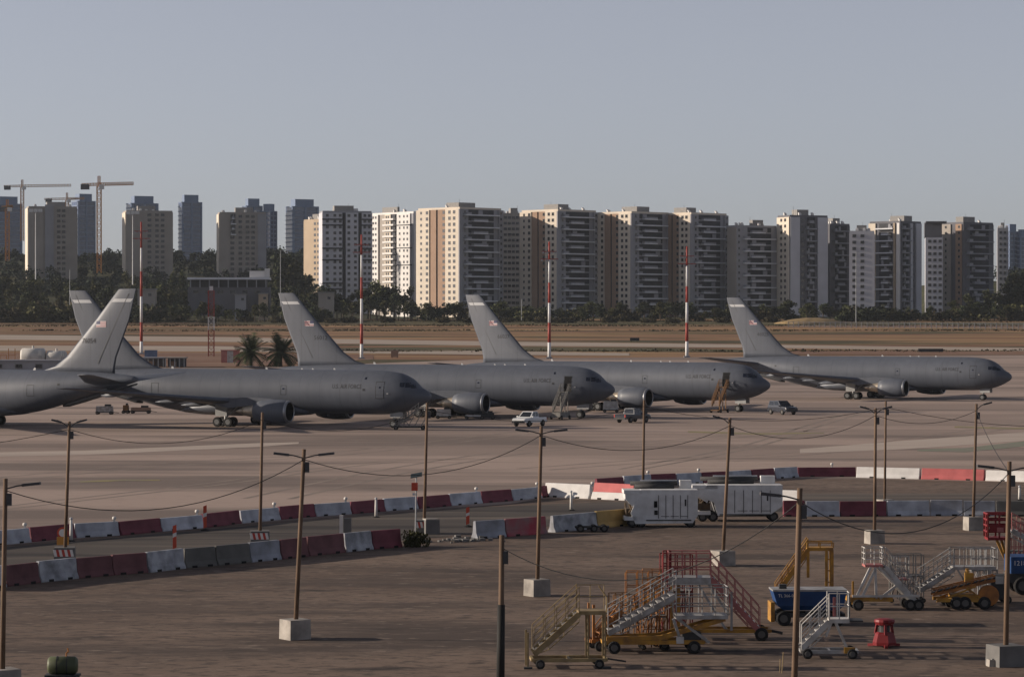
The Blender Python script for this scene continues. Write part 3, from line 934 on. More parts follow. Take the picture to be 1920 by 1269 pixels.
t = window_tower('pale grey tower with three window columns and overhanging dark roof', 1733, 1735, 1767, 447, 3.9, 97, 'wall_palegrey', (), (.25, .55, .85), seed=11, depth=15, wd=1.6)
MB().box((t.R * .45, t.L * .5, t.h + 4), (t.R * 1.0, t.L, 7)).build('roof_storey', MATS['wall_darkgrey'], t.root)
MB().box((t.R * .62, t.L * .4, t.h + 7.8), (t.R * 1.2, t.L * 1.1, .7)).build('roof', MATS['wall_darkgrey'], t.root)
t = Tower('dark apartment tower with brown lit side, rightmost large tower', 1768, 1806, 1872, 420, 3.75, 50, 'wall_darkgrey')
t.body(); t.panel('L', t.L * .05, t.L * .3, .5, MATS['wall_brown']); t.panel('L', t.L * .5, t.L * .95, .6, MATS['wall_beige']); t.win('L', t.L * .15, off=.5); t.win('L', t.L * .7, off=.6)
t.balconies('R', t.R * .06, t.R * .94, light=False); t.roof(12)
t = window_tower('stepped grey block against the right side of the last dark tower', 1868, 1870, 1890, 431, 3.6, 98, 'wall_grey', (), (.3, .7), seed=13, depth=14)

# white block with dark bands
t = Tower('pale grey apartment block with dark horizontal bands and two dark slots', 598, 604, 697, 399, 3.62, 80, 'wall_grey', depth=16)
t.body(m=MATS['wall_palegrey'])
R = t.R
for a, b, m in ((0, .40, 'wall_palegrey'), (.40, .47, 'dark_slot'), (.47, .72, 'wall_palegrey'), (.72, .79, 'dark_slot'), (.79, 1, 'wall_palegrey')):
    t.panel('R', a * R, b * R, .9 if m != 'dark_slot' else .1, MATS[m], name='dark_slot' if m == 'dark_slot' else 'wall_panel')
for u in (.10, .25, .36, .53, .66, .85, .94):
    t.win('R', u * R, 1.5, 1.5, off=.9)
for f in (1, 2, 6, 8, 12, 13):
    if f < t.nf:
        z = t.h - f * FH
        t.hbar('R', 0, R * .40, z - .4, .7, 1.5, MATS['dark_slot'], 'dark_band')
        t.hbar('R', R * .79, R, z - .4, .7, 1.5, MATS['dark_slot'], 'dark_band')
t.roof(14)
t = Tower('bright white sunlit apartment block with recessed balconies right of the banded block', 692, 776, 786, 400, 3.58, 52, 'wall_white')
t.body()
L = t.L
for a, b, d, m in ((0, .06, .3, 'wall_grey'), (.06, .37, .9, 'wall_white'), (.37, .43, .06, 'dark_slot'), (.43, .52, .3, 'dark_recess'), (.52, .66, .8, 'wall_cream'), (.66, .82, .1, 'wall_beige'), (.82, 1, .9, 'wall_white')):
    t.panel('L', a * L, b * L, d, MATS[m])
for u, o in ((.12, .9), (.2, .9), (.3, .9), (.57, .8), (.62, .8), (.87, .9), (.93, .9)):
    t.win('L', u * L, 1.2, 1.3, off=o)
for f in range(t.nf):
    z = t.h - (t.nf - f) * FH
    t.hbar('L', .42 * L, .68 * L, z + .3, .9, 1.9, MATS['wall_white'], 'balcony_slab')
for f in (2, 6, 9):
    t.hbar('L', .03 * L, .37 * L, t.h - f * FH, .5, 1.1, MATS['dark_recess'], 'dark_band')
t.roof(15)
t = window_tower('tan apartment tower half in shade left of the banded pale block', 566, 606, 615, 414, 3.5, 50, 'wall_tan', (.1, .25, .42), (), seed=16, depth=16, wd=1.7)
# left towers, sunlit edge and shaded face put into the wall colours
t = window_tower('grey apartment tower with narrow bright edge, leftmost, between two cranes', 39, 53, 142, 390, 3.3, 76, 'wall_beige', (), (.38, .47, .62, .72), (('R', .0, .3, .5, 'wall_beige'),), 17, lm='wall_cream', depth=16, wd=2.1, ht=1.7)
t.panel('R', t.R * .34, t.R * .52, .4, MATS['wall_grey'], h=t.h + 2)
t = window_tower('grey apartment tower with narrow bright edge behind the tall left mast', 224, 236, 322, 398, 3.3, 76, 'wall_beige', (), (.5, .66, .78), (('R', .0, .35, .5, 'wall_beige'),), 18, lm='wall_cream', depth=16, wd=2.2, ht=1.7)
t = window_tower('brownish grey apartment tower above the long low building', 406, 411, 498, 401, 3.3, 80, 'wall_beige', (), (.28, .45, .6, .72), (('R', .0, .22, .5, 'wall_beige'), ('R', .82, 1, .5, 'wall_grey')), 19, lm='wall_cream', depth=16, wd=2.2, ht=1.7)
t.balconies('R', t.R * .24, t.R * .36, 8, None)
# far glass towers
def glass_tower(label, x0, xc, x1, top, scale, seed, steps=1, alpha=62):
    t = Tower(label, x0, xc, x1, top, scale, alpha, 'blue_glass', name='glass_tower', basez=12)
    t.body()
    for f in range(0, t.nf):
        z = t.h - f * 3.6 - .3
        if z > 30:
            t.hbar('R', 0, t.R, z, .9, .35, MATS['tower_band'], 'floor_band')
            t.hbar('L', 0, t.L, z, .9, .35, MATS['tower_band'], 'floor_band')
    for u in (.0, .45, .92):
        t.panel('R', u * t.R, (u + .08) * t.R, .6, MATS['tower_band'])
    rng = random.Random(seed)
    MB().box((t.R * .5, t.L * .5, t.h + 3), (t.R * .7, t.L * .7, 6)).build('crown', MATS['tower_band'], t.root)
    return t
glass_tower('hazy blue glass tower at the left frame edge', -20, -6, 38, 382, 2.3, 1)
glass_tower('hazy blue glass tower left of the tall orange crane mast', 130, 146, 177, 377, 2.3, 2)
glass_tower('hazy blue glass tower crown rising behind the second grey tower', 234, 246, 294, 381, 2.3, 3)
glass_tower('free standing slim blue glass tower between the second and third grey tower', 333, 341, 377, 379, 2.3, 4)
glass_tower('hazy blue glass tower rising behind the brownish grey tower', 453, 462, 491, 386, 2.3, 5)
glass_tower('shorter hazy blue tower right of the brownish grey tower', 488, 506, 518, 396, 2.3, 6, alpha=40)
glass_tower('broad dark blue glass tower behind the tan tower', 534, 548, 596, 387, 2.3, 7)
glass_tower('hazy pale blue tower beyond the last dark tower on the right', 1884, 1892, 1911, 434, 2.3, 8)
glass_tower('hazy blue tower at the right frame edge', 1906, 1912, 1940, 444, 2.3, 9)

# low building in front of the brownish grey tower
p = atY(352, 1335)
lb = thing('low_building', 'long low flat-roofed grey building among trees below the brownish grey tower', 'building', p + Vector((0, 0, zat(566, 1335) - p.z)), 0.02)
W_ = (505 - 352) / FPX * 1335
MB().box((W_ / 2, 6, 0.2), (W_, 12, 13.0)).build('wall', MATS['wall_darkgrey'], lb)
MB().box((W_ / 2, 4.6, 10.6), (W_ * 1.0, 16, 1.0)).build('roof', MATS['slab_white'], lb)
MB().box((W_ / 2, 6, 8.4), (W_ * .92, 10, 3.4)).build('upper_storey', MATS['dark_recess'], lb)
for i in range(9):
    MB().box((W_ * (.04 + .115 * i), -2.2, 8.3), (.5, .5, 3.6)).build('column', MATS['slab_grey'], lb)
for i in range(6):
    place('window', window_mesh(2.6, 1.6), lb, (W_ * (.1 + .15 * i), -.03, 4.6))
MB().box((W_ * .85, 3, 12.6), (7, 6, 3)).build('roof_room', MATS['wall_white'], lb)
MB().box((W_ * .97, 2, 13.2), (2.2, 3, 4)).build('roof_room', MATS['wall_white'], lb)
for px, py, w1, h1, lab, m in ((276, 556, 8, 5, 'small cream house among trees right of the tall left mast', 'wall_beige'), (452, 562, 5, 4, 'small pale shed under the long low building', 'wall_grey'), (612, 562, 7, 5, 'small pale house below the banded block', 'wall_beige'), (494, 560, 4, 4, 'small pinkish shed at the right end of the long low building', 'wall_tan')):
    p = atY(px, 1335)
    r = thing('small_house', lab, 'building', (p.x, p.y, zat(py + 8, 1335)))
    zz = r.location.z - terr(p.x, p.y) + 1
    MB().box((0, 0, (h1 - zz) / 2), (w1, 6, h1 + zz)).build('wall', MATS[m], r)
    MB().box((0, 0, h1 + .25), (w1 + .6, 6.6, .5)).build('roof', MATS['roof_grey'], r)
    place('window', window_mesh(1.4, 1.2), r, (w1 * .2, -3.03, h1 * .55))
# ------------------------------------------------------------------ trees
mat('leaf_a', (0.072, 0.080, 0.034), 0.8, var=0.3, scale=0.35, rnd=0.35, spec=0.1)
mat('leaf_b', (0.048, 0.058, 0.030), 0.8, var=0.3, scale=0.35, rnd=0.35, spec=0.1)
mat('leaf_c', (0.075, 0.074, 0.03), 0.8, var=0.3, scale=0.35, rnd=0.3, spec=0.1)
mat('leaf_scrub', (0.062, 0.052, 0.026), 0.85, var=0.3, scale=0.4, rnd=0.3, spec=0.1)
mat('bark', (0.10, 0.075, 0.055), 0.9, var=0.2)
mat('palm_leaf', (0.05, 0.065, 0.025), 0.7, var=0.3, scale=1.0, spec=0.15)
def leaf_quads(mb, rng, c, r, n, size, flat=1.0):
    for _ in range(n):
        while True:
            q = Vector((rng.uniform(-1, 1), rng.uniform(-1, 1), rng.uniform(-1, 1)))
            if .25 < q.length < 1:
                break
        p = Vector(c) + Vector((q.x * r[0], q.y * r[1], q.z * r[2]))
        d1 = Vector((rng.gauss(0, 1), rng.gauss(0, 1), rng.gauss(0, .7))).normalized()
        d2 = d1.cross(Vector((rng.gauss(0, 1), rng.gauss(0, 1), rng.gauss(0, 1)))).normalized()
        s_ = size * rng.uniform(.6, 1.35)
        mb.add([p - d1 * s_, p - d2 * s_ * .6, p + d1 * s_, p + d2 * s_ * .6], [(0, 1, 2, 3)])
def crown_mesh(seed, kind):
    rng = random.Random(seed)
    mb = MB()
    if kind == 'round':       # unit tree about 10 m high
        for k in range(11):
            t = rng.uniform(0, 6.28)
            rr = rng.uniform(0, 2.7)
            z = rng.uniform(3.2, 8.2)
            sz = rng.uniform(1.1, 2.1) * (1.1 - abs(z - 5.5) * .07)
            leaf_quads(mb, rng, (math.cos(t) * rr, math.sin(t) * rr, z), (sz, sz, sz * .8), 75, .42)
    elif kind == 'cone':
        for k in range(10):
            z = 1.2 + k * .9
            rr = 1.7 * (1 - k / 11.5) + .25
            leaf_quads(mb, rng, (rng.uniform(-.3, .3), rng.uniform(-.3, .3), z), (rr, rr, .9), 62, .36)
    elif kind == 'tall':
        for k in range(10):
            t = rng.uniform(0, 6.28)
            rr = rng.uniform(0, 1.8)
            z = rng.uniform(3.5, 9.3)
            sz = rng.uniform(.8, 1.5)
            leaf_quads(mb, rng, (math.cos(t) * rr, math.sin(t) * rr, z), (sz, sz, sz * 1.1), 60, .36)
    else:                     # bush
        for k in range(7):
            t = rng.uniform(0, 6.28)
            rr = rng.uniform(0, 3.0)
            sz = rng.uniform(1.2, 2.0)
            leaf_quads(mb, rng, (math.cos(t) * rr, math.sin(t) * rr, sz * .75), (sz, sz, sz * .85), 80, .38)
    return mb
def trunk_mesh(kind, seed):
    rng = random.Random(seed)
    mb = MB()
    top = 6.5 if kind != 'bush' else 1.5
    mb.tube((0, 0, -1.0), (.1, 0, top * .5), .28, .2, 7)
    mb.tube((.1, 0, top * .5), (0, .1, top), .2, .08, 7)
    for k in range(5):
        t = rng.uniform(0, 6.28)
        z = rng.uniform(top * .35, top * .85)
        mb.tube((.05, 0, z), (math.cos(t) * 1.9, math.sin(t) * 1.9, z + 1.6), .1, .04, 5)
    return mb.mesh('trunk', MATS['bark'])
CROWNS = {}
for kind, leafs in (('round', ('leaf_a', 'leaf_b', 'leaf_c', 'leaf_b')), ('cone', ('leaf_b', 'leaf_a')), ('tall', ('leaf_b', 'leaf_c', 'leaf_a')), ('bush', ('leaf_a', 'leaf_c', 'leaf_scrub', 'leaf_b'))):
    CROWNS[kind] = [(crown_mesh(100 + 7 * i + len(kind), kind).mesh('crown', MATS[lf]), trunk_mesh(kind, i)) for i, lf in enumerate(leafs)]
KN = {'round': ('broadleaf_tree', 'tree'), 'cone': ('cypress_tree', 'tree'), 'tall': ('tall_tree', 'tree'), 'bush': ('bush', 'bush')}
TREES = []
rt = random.Random(5)
def plant(px, topy, y, kind, sx=1.0, v=None, basez=None):
    """tree whose top is seen at pixel topy, standing at distance y"""
    p = atY(px, y)
    if basez is not None:
        p.z = basez
    hgt = zat(topy, y) - p.z
    unit = {'round': 10.0, 'cone': 10.6, 'tall': 10.6, 'bush': 3.6}[kind]
    k = max(.25, hgt / unit)
    TREES.append((px, p, kind, k, sx, rt.randrange(9) if v is None else v, rt.uniform(0, 6.28)))
# left wood in front of the towers: rows climbing the slope
for i in range(30):
    px = -20 + i * 21.5 + rt.uniform(-6, 6)
    plant(px, rt.uniform(524, 548), rt.uniform(1375, 1400), rt.choice(['round', 'round', 'tall']), rt.uniform(.8, 1.1))
for i in range(30):
    px = -25 + i * 21.5 + rt.uniform(-8, 8)
    if 345 < px < 510 or 575 < px:
        continue
    plant(px, rt.uniform(504, 530), rt.uniform(1470, 1500), rt.choice(['round', 'round', 'tall', 'cone']), rt.uniform(.8, 1.05))
for i in range(20):
    px = -20 + i * 21 + rt.uniform(-8, 8)
    if 345 < px < 510:
        continue
    plant(px, rt.uniform(555, 572), rt.uniform(1330, 1350), rt.choice(['round', 'bush']), rt.uniform(.9, 1.3))
for px, ty in ((530, 470), (548, 480), (555, 500), (520, 500), (600, 525), (620, 540), (660, 545), (690, 528), (706, 522), (722, 530), (740, 532), (758, 540), (770, 532), (640, 548), (584, 528), (676, 538)):
    plant(px, ty, 1372 if px > 590 else 1480, rt.choice(['round', 'tall', 'round']), rt.uniform(.85, 1.05))
for i in range(40):
    px = -15 + i * 16 + rt.uniform(-6, 6)
    plant(px, rt.uniform(562, 580), rt.uniform(1275, 1310), rt.choice(['round', 'bush', 'round']), rt.uniform(.95, 1.3))
for i in range(11):
    plant(612 + i * 15.5 + rt.uniform(-5, 5), rt.uniform(540, 562), rt.uniform(1340, 1360), rt.choice(['round', 'tall', 'round']), rt.uniform(.9, 1.1))
# bushes in front of the towers
for i in range(84):
    px = 770 + i * 13.8 + rt.uniform(-5, 5)
    plant(px, rt.uniform(560, 583), rt.uniform(1310, 1350), rt.choice(['bush', 'round', 'round']), rt.uniform(1.0, 1.5))
for i in range(24):
    px = 10 + i * 66 + rt.uniform(-25, 25)
    plant(px, rt.uniform(588, 594), rt.uniform(1270, 1300), 'bush', rt.uniform(1.0, 1.6), v=2)
for px, ty, k in ((1015, 570, 'bush'), (1085, 566, 'round'), (1100, 568, 'round'), (1225, 574, 'bush'), (1240, 576, 'bush'), (985, 572, 'round'), (1445, 576, 'round'), (1560, 575, 'round'), (1590, 572, 'round'), (1660, 568, 'tall'),
                  (1640, 574, 'round'), (1700, 572, 'tall'), (1790, 560, 'round'), (1815, 548, 'round'), (1850, 540, 'round'), (1872, 530, 'tall'), (1890, 512, 'cone'), (1905, 505, 'tall'), (1920, 515, 'round'), (1935, 500, 'tall'), (1880, 552, 'round'), (1910, 548, 'round'), (1835, 556, 'round')):
    plant(px, ty, 1375 if px < 1860 else 1400, k, rt.uniform(.85, 1.1))
TREES.sort(key=lambda q: q[0])
cnt = {}
for px, p, kind, k, sx, v, rz in TREES:
    cr, tk = CROWNS[kind][v % len(CROWNS[kind])]
    nm, cat = KN[kind]
    i = cnt.get(nm, 0)
    cnt[nm] = i + 1
    zone = 'left wood' if px < 600 else ('middle below the towers' if px < 1400 else 'right below the towers')
    lab = {'broadleaf_tree': 'rounded dark tree, %s rounded one from the left, %s', 'cypress_tree': 'pointed conifer, %s conifer from the left, %s', 'tall_tree': 'tall loose tree, %s tall one from the left, %s', 'bush': 'low wide bush, %s bush from the left, %s'}[nm] % (ordinal(i), zone)
    r = thing(nm, lab, cat, p, rz, 'trees and bushes below the towers')
    r.scale = (k * sx, k * sx, k)
    place('crown', cr, r)
    place('trunk', tk, r)
# far wooded ridge: one mass
mb = MB()
rf_ = random.Random(3)
for k in range(330):
    y = rf_.uniform(1540, 1940)
    px = rf_.uniform(-30, 640) if k < 290 else rf_.uniform(1850, 1960)
    p = atY(px, y)
    h_ = rf_.uniform(4, 9)
    for q in range(5):
        sz = rf_.uniform(1.6, 3.0)
        leaf_quads(mb, rf_, (p.x + rf_.uniform(-3, 3), p.y + rf_.uniform(-3, 3), p.z + rf_.uniform(.3, 1) * (h_ - 1)), (sz, sz, sz), 24, .95)
tag(mb.build('wooded_ridge', mat('leaf_far', (0.034, 0.043, 0.032), 0.9, var=0.3, scale=0.05, spec=0.05)), 'far dark wooded ridge behind the towers on the left', 'wood', kind='stuff')

# date palms behind the second tanker
def palm(px, py, topy, label, seed):
    rng = random.Random(seed)
    p = G(px, py)
    r = thing('palm_tree', label, 'palm', p, 0, 'palms behind the tankers')
    h_ = zat(topy, p.y) - p.z
    tr = h_ * .5
    MB().lathe([(-.3, .5), (tr * .3, .42), (tr * .8, .42), (tr, .55), (tr + .5, .3)], (0, 0, 0), (0, 0, 1), 10).build('trunk', MATS['bark'], r)
    for k in range(60):
        mb = MB()
        t = rng.uniform(0, 6.28)
        el = rng.uniform(-.6, 1.2)
        ln = rng.uniform(4.0, 5.8)
        pts = []
        for i in range(7):
            u = i / 6
            hz = ln * u * math.cos(el) * (1 - .1 * u)
            pts.append(Vector((math.cos(t) * hz, math.sin(t) * hz, tr + .2 + ln * u * math.sin(el) - 1.5 * u * u * math.cos(el))))
        sdv = Vector((-math.sin(t), math.cos(t), 0))
        for a, b in zip(pts[:-1], pts[1:]):
            for sg in (-1, 1):
                for q in (0, .5):
                    m_ = a.lerp(b, q)
                    tip = m_ + sdv * sg * 1.15 + (b - a) * .8 - Vector((0, 0, .3))
                    mb.add([m_, m_ + (b - a) * .42, tip], [(0, 1, 2)])
            mb.beam(a, b, .06)
        mb.build('frond', MATS['palm_leaf'], r)
palm(470, 687, 634, 'left of the two date palms behind the second tanker', 1)
palm(526, 687, 635, 'right of the two date palms behind the second tanker', 2)

# ------------------------------------------------------------------ masts, cranes, fence
mat('mast_red', (0.34, 0.05, 0.038), 0.6, var=0.1)
mat('mast_white', (0.72, 0.72, 0.72), 0.6, var=0.06)
mat('crane_orange', (0.62, 0.27, 0.07), 0.6, var=0.12)
mat('crane_grey', (0.58, 0.31, 0.15), 0.6, var=0.1)
mat('crane_dark', (0.09, 0.09, 0.10), 0.7, var=0.1)
mat('galv_steel', (0.36, 0.37, 0.38), 0.5, 0.3, var=0.08)
def rw_mast(px, topy, bands, label, arms=True):
    p = G(px, bands[-1])
    r = thing('striped_mast', label, 'mast', p, 0, 'red and white masts behind the tankers')
    zs = [zat(topy, p.y) - p.z] + [zat(b, p.y) - p.z for b in bands]
    H_ = zs[0]
    for i in range(len(bands)):
        za, zb = zs[i + 1], zs[i]
        if i == len(bands) - 1:
            za = -.2
        rr = lambda z: .44 - .22 * max(0, z) / H_
        MB().tube((0, 0, za), (0, 0, zb), rr(za), rr(zb), 12).build('mast_section', MATS['mast_red' if i % 2 == 0 else 'mast_white'], r, True)
    MB().box((0, 0, .15), (1.6, 1.6, .5)).build('base', MATS['slab_grey'], r)
    if arms:
        for z, w_ in ((H_ - 2.6, 3.8), (H_ - 4.6, 4.6)):
            a = MB().box((0, 0, z), (w_, .25, .25)).build('crossarm', MATS['mast_red'], r)
            for q in (-.42, -.15, .15, .42):
                MB().box((q * w_, -.3, z - .3), (.5, .3, .45)).build('floodlight', MATS['galv_steel'], a)
rw_mast(265, 416, [465, 509, 556, 604, 640, 664], 'tallest red and white striped mast, left, behind the two crossing tails')
rw_mast(678, 440, [478, 520, 560, 607, 645, 673], 'red and white striped mast above the second tanker, right of its tail')
rw_mast(1030, 453, [487, 530, 568, 605, 642, 672], 'red and white striped mast above the third tanker, right of its tail')
rw_mast(1288, 462, [498, 537, 567, 605, 640, 670], 'rightmost red and white striped mast, between third and fourth tails')
def lattice(mb, a, b, w_, t, n, mi=0):
    a, b = Vector(a), Vector(b)
    d = (b - a).normalized()
    e1 = Vector((0, 1, 0)) if abs(d.y) < .9 else Vector((1, 0, 0))
    e2 = d.cross(e1)
    cs = [e1 * (w_ / 2 * i) + e2 * (w_ / 2 * j) for i, j in ((-1, -1), (1, -1), (1, 1), (-1, 1))]
    for c in cs:
        mb.beam(a + c, b + c, t, t, mi)
    for k in range(n):
        p0, p1 = a.lerp(b, k / n), a.lerp(b, (k + 1) / n)
        for i in range(4):
            mb.beam(p0 + cs[i], p1 + cs[(i + 1) % 4], t * .7, t * .7, mi)
            mb.beam(p1 + cs[i], p1 + cs[(i + 1) % 4], t * .7, t * .7, mi)
def crane(px, y, topy, basey, jl, jr, m, label):
    """jl, jr: pixel ends of counter jib and jib"""
    p = atY(px, y)
    zb = zat(basey, y)
    s_ = FPX / y
    r = thing('tower_crane', label, 'crane', (p.x, p.y, zb))
    H_ = zat(topy, y) - zb
    mb = MB(); lattice(mb, (0, 0, 0), (0, 0, H_), 2.2, .34, 14); mb.build('mast', MATS[m], r)
    mb = MB(); lattice(mb, (0, 0, H_ + 1.2), ((jr - px) / s_, 0, H_ + 1.6), 1.5, .26, 16); mb.build('jib', MATS['crane_orange' if m == 'crane_orange' else 'crane_grey'], r)
    mb = MB(); lattice(mb, (0, 0, H_ + 1.2), ((jl - px) / s_, 0, H_ + .9), 1.3, .26, 6); mb.build('counter_jib', MATS[m], r)
    xl = (jl - px) / s_
    MB().box((xl * .82, 0, H_ - .2), (4.5, 1.8, 2.8)).build('counterweight', MATS['crane_dark'], r)
    MB().box((1.6, -1.2, H_ - .3), (2.4, 2.0, 2.4)).build('cab', MATS['wall_white'], r)
    mb = MB(); lattice(mb, (0, 0, H_), (0, 0, H_ + 5.5), 1.2, .25, 4)
    mb.build('apex', MATS[m], r)
crane(42, 2100, 352, 452, 8, 133, 'crane_grey', 'pale tower crane, leftmost of the tall pair on the skyline')
crane(186, 1560, 350, 512, 154, 250, 'crane_orange', 'orange tower crane with full-height mast beside the second grey tower')
crane(126, 2150, 376, 450, 84, 158, 'crane_grey', 'small far tower crane between the two tall cranes')
crane(14, 1750, 392, 505, 4, 24, 'crane_orange', 'short orange crane mast at the left frame edge')
def lamp_mast(px, topy, basey, y, label, wide=True):
    p = atY(px, y)
    zb = zat(basey, y)
    r = thing('lamp_mast', label, 'lamp post', (p.x, p.y, zb))
    H_ = zat(topy, y) - zb
    MB().tube((0, 0, -1), (0, 0, H_), .3 if wide else .2, .16 if wide else .12, 8).build('pole', MATS['mast_white' if wide else 'galv_steel'], r)
    if wide:
        for q in (-1, 0, 1):
            MB().box((q * 2.2, 0, H_ + .3), (1.9, .8, 1.5)).build('floodlight', MATS['mast_white'], r)
    else:
        MB().box((.5, 0, H_), (1.4, .25, .18)).build('lamp_head', MATS['galv_steel'], r)
lamp_mast(67, 396, 520, 1440, 'pale floodlight mast in front of the leftmost grey tower')
lamp_mast(249, 400, 530, 1440, 'pale floodlight mast in front of the second grey tower')
lamp_mast(526, 470, 604, 1300, 'thin grey lamp post in front of the gap left of the tan tower', False)
lamp_mast(131, 505, 592, 1310, 'thin grey lamp post above the tail of the second tanker', False)
lamp_mast(1605, 472, 607, 1290, 'thin grey lamp post in front of the pale windowed slab', False)
lamp_mast(880, 566, 592, 1310, 'short grey lamp post above the third tail', False)
lamp_mast(978, 560, 596, 1310, 'short grey lamp post right of the third tail', False)
# red lattice approach mast
p = G(396, 668)
r = thing('lattice_mast', 'red and white lattice mast behind the second tanker, left of the palms', 'mast', p)
hh = zat(545, p.y) - p.z
for k in range(5):
    mb = MB()
    lattice(mb, (0, 0, hh * k / 5), (0, 0, hh * (k + 1) / 5), 1.5, .12, 3)
    mb.build('mast_section', MATS['mast_white' if k == 2 else 'mast_red'], r)
MB().box((0, 0, hh + .6), (.9, .9, 1.2)).build('lamp', MATS['mast_white'], r)
# perimeter fence on the right
p0, p1 = G(1478, 614), G(1930, 617)
r = thing('perimeter_fence', 'pale mesh perimeter fence in front of the dark trees on the right', 'fence', p0)
d = p1 - p0
pm = MB().box((0, 0, 1.2), (.28, .28, 2.4)).mesh('post', MATS['slab_grey'])
for k in range(60):
    q = d * (k / 45)
    place('post', pm, r, q)
for z in (.6, 2.2):
    MB().beam(Vector((0, 0, z)), d + Vector((0, 0, z)), .12, .1).build('rail', MATS['slab_grey'], r)
mb = MB()
for k in range(180):
    q = d * (k / 180)
    mb.beam(q + Vector((0, .02, .1)), q + Vector((0, .02, 2.3)), .07, .07)
tag(mb.build('wire_mesh', MATS['slab_grey'], r), kind='stuff')
# dry mound
p = G(1522, 607)
mb = MB()
rings = []
for zf, k in ((0, 1.0), (.4, .8), (.75, .5), (1.0, .18)):
    rings.append([(math.cos(t) * 17 * k * (1 + .08 * math.sin(3 * t)), math.sin(t) * 10 * k, zf * 2.9 - .3) for t in [2 * math.pi * i / 28 for i in range(28)]])
mb.loft(rings)
tag(mb.build('mound', mat('dry_straw', (0.30, 0.21, 0.10), 0.95, var=0.2, scale=0.3), None, True, p), 'golden dry mound behind the left end of the perimeter fence', 'mound', kind='structure')

# dry scrub growing in bands over the far field
mb = MB()
rs = random.Random(21)
bands = [(599, 602, 420), (607, 610, 260), (617, 619, 150), (655, 658, 110)]
for y0, y1, n in bands:
    for k in range(n):
        px, py = rs.uniform(-20, 1940), rs.uniform(y0, y1) + 2
        if 650 < py < 665 and px < 440:
            continue
        p = G(px, py)
        if abs(noise.noise((px * .011, py * .13, 0))) < .08:
            continue
        q = rs.uniform(.18, .5)
        for _ in range(9):
            c = p + Vector((rs.gauss(0, 5.5), rs.gauss(0, 1.6), q * .5))
            leaf_quads(mb, rs, c, (q * 2.6, q * 1.2, q * .5), 3, q * .9)
tag(mb.build('field_scrub', MATS['leaf_scrub']), 'low dry olive scrub in bands across the far field', 'scrub', kind='stuff')
# ------------------------------------------------------------------ barriers
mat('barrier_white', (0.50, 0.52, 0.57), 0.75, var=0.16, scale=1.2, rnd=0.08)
mat('barrier_white_sunlit', (0.72, 0.70, 0.68), 0.75, var=0.07, scale=1.2)  # sunlit copy of the white barrier, sunlight put into the colour
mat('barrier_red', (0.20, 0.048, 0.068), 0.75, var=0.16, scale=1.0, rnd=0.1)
mat('barrier_red_sunlit', (0.50, 0.13, 0.13), 0.75, var=0.1, scale=1.0)  # red barrier as the sun lights it, brightness put into the colour
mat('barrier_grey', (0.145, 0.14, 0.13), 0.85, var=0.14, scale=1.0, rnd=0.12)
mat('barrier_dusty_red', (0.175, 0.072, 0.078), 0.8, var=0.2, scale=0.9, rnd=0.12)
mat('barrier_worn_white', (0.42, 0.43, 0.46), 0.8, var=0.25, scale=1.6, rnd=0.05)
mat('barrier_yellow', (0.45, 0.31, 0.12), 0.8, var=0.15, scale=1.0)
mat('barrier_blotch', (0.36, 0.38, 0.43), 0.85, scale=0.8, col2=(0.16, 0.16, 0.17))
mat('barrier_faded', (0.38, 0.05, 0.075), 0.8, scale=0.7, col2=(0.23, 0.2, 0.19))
BARM = {}
def barrier_mesh(m, h, ln):
    k = (m, round(h, 2), round(ln, 1))
    if k in BARM:
        return BARM[k]
    rng = random.Random(hash(k[1:]) & 255)
    prof = [(-.30, 0), (-.30, .08), (-.17, .33), (-.10, h - .02), (-.08, h), (.08, h), (.10, h - .02), (.17, .33), (.30, .08), (.30, 0)]
    def ring(x, ins=0.0):
        return [(x, y * (1 - ins), z if z < .01 or z < h * .9 else z - ins * .15) for y, z in prof]
    g = .02
    mb = MB().loft([ring(g, .10), ring(g + .04), ring(ln * .5), ring(ln - g - .04), ring(ln - g, .10)])
    # forklift pockets in the foot
    for q in (.25, .75):
        mb.box((ln * q, 0, .06), (.34, .612, .12), mi=1)
    BARM[k] = mb.mesh('barrier', [MATS[m], MATS['black_opening']])
    return BARM[k]
def barrier(a, b, m, h, label, group):
    A, B = G(*a), G(*b)
    d = B - A
    ln = max(.5, round(d.length, 1))
    jr = random.Random(int(a[0] * 7 + a[1]))
    o = place('barrier', barrier_mesh(m, h, ln), None, A + Vector((0, jr.uniform(-.07, .07), 0)), math.atan2(d.y, d.x) + jr.uniform(-.012, .012))
    o.scale = (d.length / ln * .985, 1, jr.uniform(.96, 1.03))
    tag(o, label, 'barrier', group)
    return o
CN = {'w': 'white', 'r': 'red', 'g': 'grey', 'y': 'yellow'}
def row(xs, foot, cols, h, where, group, mats):
    """xs: pixel x of the joints; foot: function x -> pixel y of the foot"""
    cn = {}
    for i, c in enumerate(cols):
        base = {'W': 'w', 'P': 'r', 'R': 'r', 'X': 'w', 'B': 'g', 'F': 'r'}.get(c, c)
        cn[base] = cn.get(base, 0) + 1
        lab = '%s barrier, %s %s one from the left %s' % (CN[base], ordinal(cn[base] - 1), CN[base], where)
        barrier((xs[i], foot(xs[i])), (xs[i + 1], foot(xs[i + 1])), mats[c], h, lab, group)
def interp(pts):
    def f(x):
        for (x0, y0), (x1, y1) in zip(pts[:-1], pts[1:]):
            if x <= x1:
                break
        return y0 + (y1 - y0) * (x - x0) / (x1 - x0)
    return f
